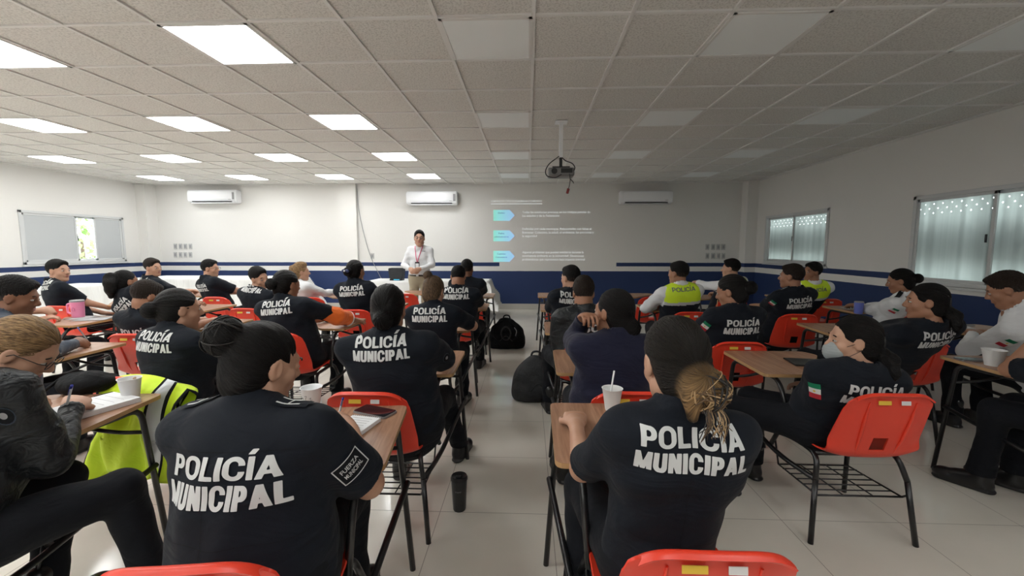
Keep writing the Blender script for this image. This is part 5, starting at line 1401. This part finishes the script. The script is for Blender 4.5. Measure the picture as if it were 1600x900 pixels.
# hi-vis jacket over the chair back of the bun-haired officer
def jacket(x, y, label):
    t = empty('safety_vest', (x, y, 0), 0, label, 'vest')
    nu, nv = 40, 46; V = []; MI = []
    for j in range(nv + 1):
        s = j / nv
        for i in range(nu + 1):
            u = (i / nu - .5) * 2; w_ = .235 + .03 * math.sin(j * .3); ln = (s - .5) * 1.05
            if ln < 0: yy = -.03 - .006 * 0; zz = .80 - abs(ln) * .9
            else: yy = .045; zz = .80 - abs(ln) * .55
            k = min(abs(ln) / .06, 1); zz += .0; yy = (-1 if ln < 0 else 1) * .045 * k + .0
            yy += (.022 * math.sin(u * 7 + s * 5) + .012 * math.sin(u * 15 - s * 9)) * k - (.05 * min(1, abs(ln) / .3) if ln < 0 else 0)
            zz -= .07 * abs(u) ** 2.2 + (.03 * math.sin(u * 5 + 1) * k if abs(ln) > .3 else 0)
            V.append((u * w_, yy, zz))
    Fs = [(j * (nu + 1) + i, j * (nu + 1) + i + 1, (j + 1) * (nu + 1) + i + 1, (j + 1) * (nu + 1) + i) for j in range(nv) for i in range(nu)]
    o = mesh_obj('vest_cloth', V, Fs, [M_hivis, M_reflect, M_black2], t, smooth=True)
    for f in o.data.polygons:
        c = f.center; i = f.index % nu; j = f.index // nu
        f.material_index = 1 if i in (31, 32, 33) and j > 2 else (2 if i in (30, 34) or i in (0, nu - 1) else 0)
    md = o.modifiers.new('thickness', 'SOLIDIFY'); md.thickness = .006
    return t
jk = jacket(-1.90, 1.94, 'fluorescent yellow safety vest draped over the chair back at left'); jk.rotation_euler = (0, 0, R(-4))
# ------------------------------------------------------------------ people
def bd(key, lx, ly, lz=.765):
    c = CH[key]; a = c.rotation_euler.z; return (c.location.x + lx * math.cos(a) - ly * math.sin(a), c.location.y + lx * math.sin(a) + ly * math.cos(a), lz)
def hp(key, dx=0, dy=-.01): c = CH[key]; return (c.location.x + dx, c.location.y + dy)
def PX(px, py, z): p = atz(px, py, z); return (p.x, p.y, p.z)

# near rows
p14 = person(410, 502, 1.16, hp('14', .0, .02), R(8), 'person in police shirt, left foreground, large bun, writing on a spiral notepad', dz=0.385, tx=.028, tyaw=-9, hyaw=-32, hpitch=-16, w=1.42, sw=1.24, female=True,
       hair='bun_side', rh=PX(548, 672, .775), lh=bd('14', -.05, .42), rpole=(.8, -.6, -1.0), lpole=(-1, -.2, -.8), epaul=True, patch='words', face=True, grip=1, curl=.9, tw=1.2, skin=M_skin2)
p23h = None
pen(PX(524, 668, .735), PX(536, 622, .835), M_metal, 'silver pen in the hand of the person in the left foreground')
person(30, 494, 1.42, (-1.90, 1.08), R(-25), 'person in a black jacket writing at the lower left corner', tyaw=-38, hyaw=-62, hpitch=-38, w=1.45, sw=1.3, female=True, skin=M_skin2, shirt=M_jacket, sleeve='long',
       hair='pony_low', hmat=H_blond, text=None, rh=PX(112, 640, .785), lh=bd('1', -.05, .35), glasses=True, face=True, grip=1, curl=.9, rpole=(1, -.5, -.7), patch='badge', knees=[(-.20, .40, .50), (.16, .46, .52)], feet=[(-.1, .30), (.26, .50)])
pen(PX(100, 652, .757), PX(112, 603, .90), M_paper, 'white pen with blue cap in the hand of the person in the black jacket')
p23 = person(1055, 493, 1.12, hp('23', -.06, .02), 0, 'person in a police shirt in the right foreground with a low light-ended bun', dz=0.29, tyaw=2, hyaw=8, hpitch=-16, w=.94, sw=.90, female=True, hair='bun_low', hmat=H_tip,
       lh=bd('23', -.22, .38), rh=bd('23', .10, .36), tz=.40, tw=1.0, face=False, feet=[(-.20, .18), (.12, .4)], skin=M_skin2, knees=[(-.16, .38, .52), (.15, .44, .50)])
person(607, 443, 2.04, hp('15', .12, .02), 0, 'person in a police shirt with a low ponytail seated behind the phone board', dz=0.275, tyaw=0, hyaw=2, hpitch=-12, w=1.42, sw=1.16, female=True, hair='bun_nape', hs=1.02,
       rh=bd('15', .20, .42), lh=bd('15', -.05, .42), rpole=(1, -.4, -.7), tz=.345, tw=1.0, patch='badge', feet=[(-.14, .40), (.20, .62)])
person(280, 449, 2.28, hp('8', .0, .02), R(-4), 'person in police shirt with netted bun behind the yellow vest, looking right', dz=0.28, tyaw=-16, hyaw=-42, hpitch=-4, w=1.15, sw=1.05, female=True, hair='bun_mid', skin=M_skin2,
       rh=bd('8', .15, .40), lh=bd('8', -.05, .40), tz=.35, face=True)
person(958, 449, 2.12, hp('22', -.03, .02), 0, 'person in a plain navy sweater with a low bun, hand raised to chin', tyaw=4, hyaw=42, hpitch=2, w=1.36, sw=1.06, female=True, hair='bun_nape', shirt=M_navy, sleeve='long', text=None,
       lh=PX(912, 497, 1.06), rh=bd('22', .05, .28, .70), lpole=(-.15, .35, -1), face=True, feet=[(-.22, .34), (.14, .4)], curl=.8, trouser=M_trouser)
person(1335, 491, 2.02, hp('31', -.10, .02), R(38), 'person in a police shirt with a grey face mask and flag patch, seated at right', dz=0.305, tx=.035, tyaw=-4, hyaw=72, hpitch=-2, w=1.12, sw=1.0, female=True, hair='pony_low',
       lh=bd('31', .0, .16, .60), rh=bd('31', .02, .25, .62), tz=.27, mask=True, glasses=False, face=True, flag='flag', skin=M_skin2, knees=[(-.12, .44, .50), (.12, .42, .50)])
person(22, 431, 2.35, hp('2', .10, .05), R(-10), 'person in a grey-blue shirt writing at the left edge', tyaw=-30, hyaw=-58, hpitch=-16, w=1.1, sw=1.05, hair='short', shirt=M_grey, sleeve='long', text=None, fade=True,
       rh=PX(118, 537, .775), lh=bd('2', .0, .40), face=True, grip=1, curl=.9, skin=M_skin3)
pen(PX(139, 535, .757), PX(122, 512, .83), M_dark, 'black pen in the hand on the second left board')
person(-70, 425, 3.25, hp('3', .02, .02), R(-6), 'person cut off at the left edge, bare forearm near the pink tumbler', tyaw=-15, hyaw=-30, w=1.0, female=True, hair='bun_mid', text=None,
       rh=PX(104, 490, .785), lh=PX(60, 500, .76), skin=M_skin2, grip=1, curl=.9)
pen(PX(104, 492, .76), PX(110, 473, .86), M_pinkred, 'red pink pen before the pink tumbler')
person(228, 438, 3.12, hp('7', .05, .02), 0, 'person in police shirt bent over a board, left of the netted bun', dz=0.36, tyaw=-6, hyaw=-24, hpitch=-20, w=1.2, sw=1.08, hair='short', fade=True, hmat=H_brown, rh=bd('7', .15, .42), lh=bd('7', -.05, .42), tz=.30)
person(448, 421, 3.32, hp('11', .05, .02), 0, 'person in a police shirt with an orange sleeve over the right arm', dz=0.28, tyaw=-6, hyaw=-28, hpitch=-8, w=1.35, sw=1.15, female=True, hair='bun_mid', rh=bd('11', .30, .40), lh=bd('11', -.02, .42), rpole=(1.2, -.2, -.5), oversleeve=True)
person(678, 430, 3.25, hp('16', .08, .0), 0, 'person in a police shirt with a high round bun beside the aisle', dz=0.28, tyaw=-2, hyaw=-16, hpitch=-16, w=1.12, sw=1.0, female=True, hair='bun_top', hmat=H_dkblond, rh=bd('16', .26, .40), lh=bd('16', -.05, .42), rpole=(1.1, -.3, -.6), tz=.36, skin=M_skin2)
person(912, 432, 3.12, hp('21', -.05, .0), 0, 'person in a black puffer vest and dark jacket right of the aisle', dz=0.36, tyaw=2, hyaw=0, hpitch=-14, w=1.25, sw=1.05, hair='short_up', hmat=H_brown, shirt=M_jacket, sleeve='long', text='OSC', tz=.26, tx=.0, lh=bd('21', -.12, .25, .70), rh=bd('21', .05, .35), feet=[(-.22, .35), (.12, .4)], knees=[(-.22, .42, .50), (.14, .44, .5)])
person(1143, 428, 3.05, hp('26', .0, .0), 0, 'person in a police shirt with a bun and flag patch behind the masked person', dz=0.33, tyaw=12, hyaw=50, hpitch=-16, w=1.25, sw=1.05, female=True, hair='bun_mid', lh=bd('26', -.18, .30), rh=bd('26', .02, .32), flag='flag', tz=.36, face=True)
person(1448, 441, 2.85, hp('30', -.12, .0), R(16), 'person in black with a low ponytail below the right window', dz=0.29, tyaw=18, hyaw=62, hpitch=-2, w=1.45, sw=1.2, female=True, hair='pony_low', lh=bd('30', -.15, .35), rh=bd('30', .05, .3, .64), tz=.24, face=True, hs=1.03)
person(1575, 424, 2.95, (3.60, 3.0), R(10), 'person in a white shirt with a flag patch writing at the right edge', tyaw=22, hyaw=48, hpitch=-24, w=1.15, sw=1.05, hair='short', hmat=H_brown, fade=True, shirt=M_white, sleeve='long', text=None, flag='flag', lh=PX(1520, 522, .775), rh=PX(1545, 520, .775), face=True, lpole=(-1, -.2, -.7))
person(1672, 440, 2.10, hp('33', .04, .0), R(28), 'person cut off by the right edge, only bare arm, dark trousers and shoes in view', tyaw=15, hyaw=5, w=1.1, hair='short', text=None, lh=(2.66, 2.22, 1.0), rh=bd('33', .1, .4), lpole=(-.3, .5, -1), shoes='shoe', knees=[(-.12, .46, .50), (.10, .44, .50)], feet=[(-.10, .50, .1), (.10, .42, .1)])
# rows further forward
person(716, 413, 4.32, hp('17', .08, -.02), 0, 'person in police shirt bent over a board, fourth row beside the aisle', dz=0.26, tyaw=-2, hyaw=0, hpitch=-22, w=1.2, sw=1.1, hair='buzz', hmat=None, rh=bd('17', .20, .40), lh=bd('17', -.05, .42), tz=.36)
person(556, 405, 4.42, hp('13', .05, -.02), 0, 'person in a police shirt with a dark ribbon in the bun', dz=0.31, tyaw=0, hyaw=-18, w=1.15, sw=1.05, female=True, hair='bun_bow', rh=bd('13', .12, .40), lh=bd('13', -.10, .40), tz=.40, epaul='dark')
person(404, 416, 4.42, hp('10', .0, .0), R(-8), 'person in a police shirt leaning right face turned back over the shoulder', dz=0.2, tyaw=-18, hyaw=-108, hpitch=-10, hroll=14, w=1.2, sw=1.1, hair='short', rh=bd('10', .20, .36), lh=bd('10', -.05, .4), tz=.37, face=True, skin=M_skin2)
person(196, 421, 4.15, hp('5', .05, -.02), 0, 'person in a police shirt with a full dark ponytail at the left', dz=0.33, tyaw=-4, hyaw=-25, w=1.0, female=True, hair='pony_full', rh=bd('5', .12, .40), lh=bd('5', -.08, .4), tz=.33)
person(90, 405, 4.55, hp('4', .02, -.02), R(-12), 'person in police shirt by the left wall window, face turned right', dz=0.27, tyaw=-26, hyaw=-88, hpitch=0, w=1.25, sw=1.12, hair='short', fade=True, rh=bd('4', .05, .30, .66), lh=bd('4', -.1, .3, .62), tz=.37, tw=.95, face=True, skin=M_skin2, hs=1.05)
person(238, 403, 5.35, hp('6', .08, .0), R(-15), 'person in a police shirt below the left outlets, turned to look right over the shoulder', dz=0.28, tyaw=-34, hyaw=-95, hpitch=-4, hroll=6, w=1.15, sw=1.1, hair='short', hmat=H_brown, fade=True, rh=bd('6', .1, .35), lh=bd('6', -.05, .35), tz=.37, face=True, skin=M_skin2)
person(328, 405, 5.42, hp('9', .06, .0), R(-10), 'person in police shirt and glasses, front left row, in profile to the right', dz=0.34, tyaw=-24, hyaw=-80, w=1.1, sw=1.05, hair='short', rh=bd('9', .2, .4), lh=bd('9', -.05, .4), tz=.37, tw=.95, glasses=True, face=True, skin=M_skin2)
person(470, 410, 5.35, hp('12', .05, .0), R(-10), 'person in a white blouse with wavy light hair in the front left row', tyaw=-30, hyaw=-58, w=.95, female=True, hair='updo', hmat=H_blond, shirt=M_white, sleeve='long', text=None, rh=bd('12', .2, .42), lh=bd('12', -.05, .42), face=True, skin=M_skin2)
person(730, 405, 5.40, hp('18', .08, .0), 0, 'front-row person in dark shirt left of the aisle, mostly hidden', tyaw=-4, hyaw=-10, hpitch=-4, w=1.15, sw=1.12, hair='short', rh=bd('18', .15, .38), lh=bd('18', -.08, .4), text=None, skin=M_skin3)
person(891, 414, 4.30, hp('20', -.08, .0), 0, 'person in police shirt looking left, right of the aisle, half hidden by puffer vest', dz=0.29, tyaw=6, hyaw=40, w=1.15, sw=1.05, hair='short', fade=True, lh=bd('20', -.20, .30), rh=bd('20', .0, .35), tz=.36, face=True, skin=M_skin2, epaul='dark', hs=1.04)
person(1060, 408, 4.38, hp('24', .03, .0), 0, 'person in a yellow and navy vest over a white shirt nearest the aisle', dz=0.275, tyaw=4, hyaw=40, w=1.15, sw=1.08, hair='short', shirt=M_white, sleeve='long', vest=True, text='P', tz=.345, lh=bd('24', -.20, .25), rh=bd('24', .03, .35), lpole=(-1, -.3, -.5), face=True)
person(1142, 404, 5.35, hp('25', -.02, .0), R(10), 'person in yellow vest, elbow raised, partly hidden by a dark bun', tyaw=26, hyaw=58, w=1.1, sw=1.05, hair='short', shirt=M_white, sleeve='long', vest=True, text='P', tz=.345, lh=bd('25', -.25, .35, .95), rh=bd('25', .05, .4), lpole=(-1, -.1, -.4), face=True, skin=M_skin2)
person(1237, 412, 4.18, hp('27', -.02, -.02), 0, 'person in a black uniform with a flag patch, right block centre', dz=0.33, tyaw=12, hyaw=48, w=1.15, sw=1.08, hair='short', fade=True, hmat=H_brown, flag='flag', lh=bd('27', -.15, .35), rh=bd('27', .05, .4), tz=.35, tw=.98, face=True, epaul=True)
person(1270, 409, 5.30, hp('28', -.02, .0), R(12), 'person in yellow vest looking back left under the small right window', dz=0.29, tyaw=-8, hyaw=95, hroll=-6, w=1.15, sw=1.05, hair='short', shirt=M_white, sleeve='long', vest=True, text='P', tz=.345, lh=bd('28', -.1, .35), rh=bd('28', .05, .4), face=True)
person(1407, 419, 4.25, hp('29', -.02, .02), R(12), 'person in a white shirt with a bun and a flag patch by the right wall', tyaw=34, hyaw=56, hpitch=-14, w=1.0, female=True, hair='bun_mid', shirt=M_white, sleeve='long', text=None, flag='flag', lh=bd('29', -.2, .42), rh=bd('29', .0, .42), face=True, epaul='dark')
# presenter
pr_ = person(655, 359, 7.1, (-1.86, 7.1), R(180), 'standing presenter in a white shirt and khaki trousers with a pink lanyard', tyaw=184, hyaw=192, hpitch=2, w=1.10, sw=1.0, hs=1.14, hair='short', shirt=M_white, sleeve='long', trouser=M_khaki, text=None,
       rh=(-1.95, 6.84, 1.07), lh=(-1.78, 6.84, 1.07), rpole=(.9, -.5, -.6), lpole=(-.9, -.5, -.6), stand=True, glasses=True, face=True, skin=M_skin2, shoes='shoe', curl=.9)
# presenter's lanyard, badge, belt (local frame faces +Y)
def on_front(root, lx, z0):
    sh = [c for c in root.children if c.name.startswith('shirt')][0]
    b = BVHTree.FromPolygons([tuple(v.co) for v in sh.data.vertices], [tuple(p.vertices) for p in sh.data.polygons]); 
    h_ = b.ray_cast(Vector((lx, .8, z0)), Vector((0, -1, 0)), 2); return h_[0]
m_lan = mat('pink lanyard ribbon', (.75, .10, .22), .6)
bm = bmesh.new()
for s_ in (-1, 1):
    pts = []
    for k in range(12):
        t_ = k / 11; h_ = on_front(pr_, s_ * (.068 * (1 - t_) + .004), 1.475 - .30 * t_)
        if h_: pts.append(h_ + Vector((0, .008, 0)))
    if len(pts) > 2: tube(bm, pts, .0065, 6)
lan = bm_obj('lanyard', bm, m_lan, pr_)
h_ = on_front(pr_, 0, 1.13)
if h_:
    bm = bmesh.new(); box(bm, (0, h_.y + .014, 1.125), (.075, .006, .115), .004); bg = bm_obj('id_badge', bm, M_dark, lan)
    bm = bmesh.new(); box(bm, (0, h_.y + .018, 1.12), (.055, .002, .075)); bm_obj('badge_card', bm, M_paper, bg)
h_ = on_front(pr_, -.09, 1.36)
if h_:
    bm = bmesh.new(); box(bm, (-.09, h_.y + .003, 1.36), (.06, .003, .018), .001); bm_obj('chest_emblem', bm, M_grey2, pr_)
bm = bmesh.new(); tube(bm, [(.155 * math.cos(a) * 1.08, .122 * math.sin(a) * 1.12, .955) for a in np.linspace(0, 6.283, 40)], .016, 8); bl = bm_obj('belt', bm, mat('dark brown belt leather', (.03, .02, .015), .4), pr_)
bm = bmesh.new(); box(bm, (0, .152, .955), (.04, .006, .03), .002); bm_obj('buckle', bm, M_chrome, bl)

# loose strands over the two foreground buns
def strands(root, c, rad, n, mats, seed, tail=False):
    body = [o for o in root.children if o.name.startswith('body')][0]; hair = [o for o in body.children if o.name.startswith('hair') and 'tie' not in o.name][0]
    rs = np.random.RandomState(seed); c = Vector(c)
    for mi_, m in enumerate(mats):
        bm = bmesh.new()
        for k in range(n):
            ax = Vector(rs.normal(size=3)); ax.y *= .4; ax.normalize(); u = ax.orthogonal().normalized(); v = ax.cross(u); a0 = rs.uniform(0, 6.28); L = rs.uniform(1.6, 3.6); f = rs.uniform(.96, 1.08)
            pts = []
            for t in np.linspace(0, 1, 12):
                a = a0 + L * t; p = (u * math.cos(a) + v * math.sin(a)) * f + ax * .25 * math.sin(3 * t + k); pts.append(c + Vector((p.x * rad[0], p.y * rad[1], p.z * rad[2])))
            r_ = rs.uniform(.0009, .0026); tube(bm, pts, [r_ * .3] + [r_] * 10 + [r_ * .3], 5)
        if tail:
            for k in range(10):
                p0 = c + Vector((rs.uniform(-.03, .02), -.02, -rad[2] * .8)); pts = spline([p0, p0 + Vector((rs.uniform(-.01, .01), -.01, -.03)), p0 + Vector((rs.uniform(-.03, .02), -.005, -.05 - rs.uniform(0, .03)))], 5); tube(bm, pts, [.0012] * (len(pts) - 1) + [.0004], 5)
        bm_obj('hair_strands', bm, m, hair)
strands(p23, (.018, -.122, -.068), (.054, .042, .050), 26, [H_dkblond, mat('blond strand', (.40, .26, .13), .5), mat('black strand', (.012, .009, .007), .5)], 4, True)
strands(p14, (-.026, -.112, .066), (.057, .051, .056), 12, [mat('black strand', (.012, .009, .007), .5)], 8)
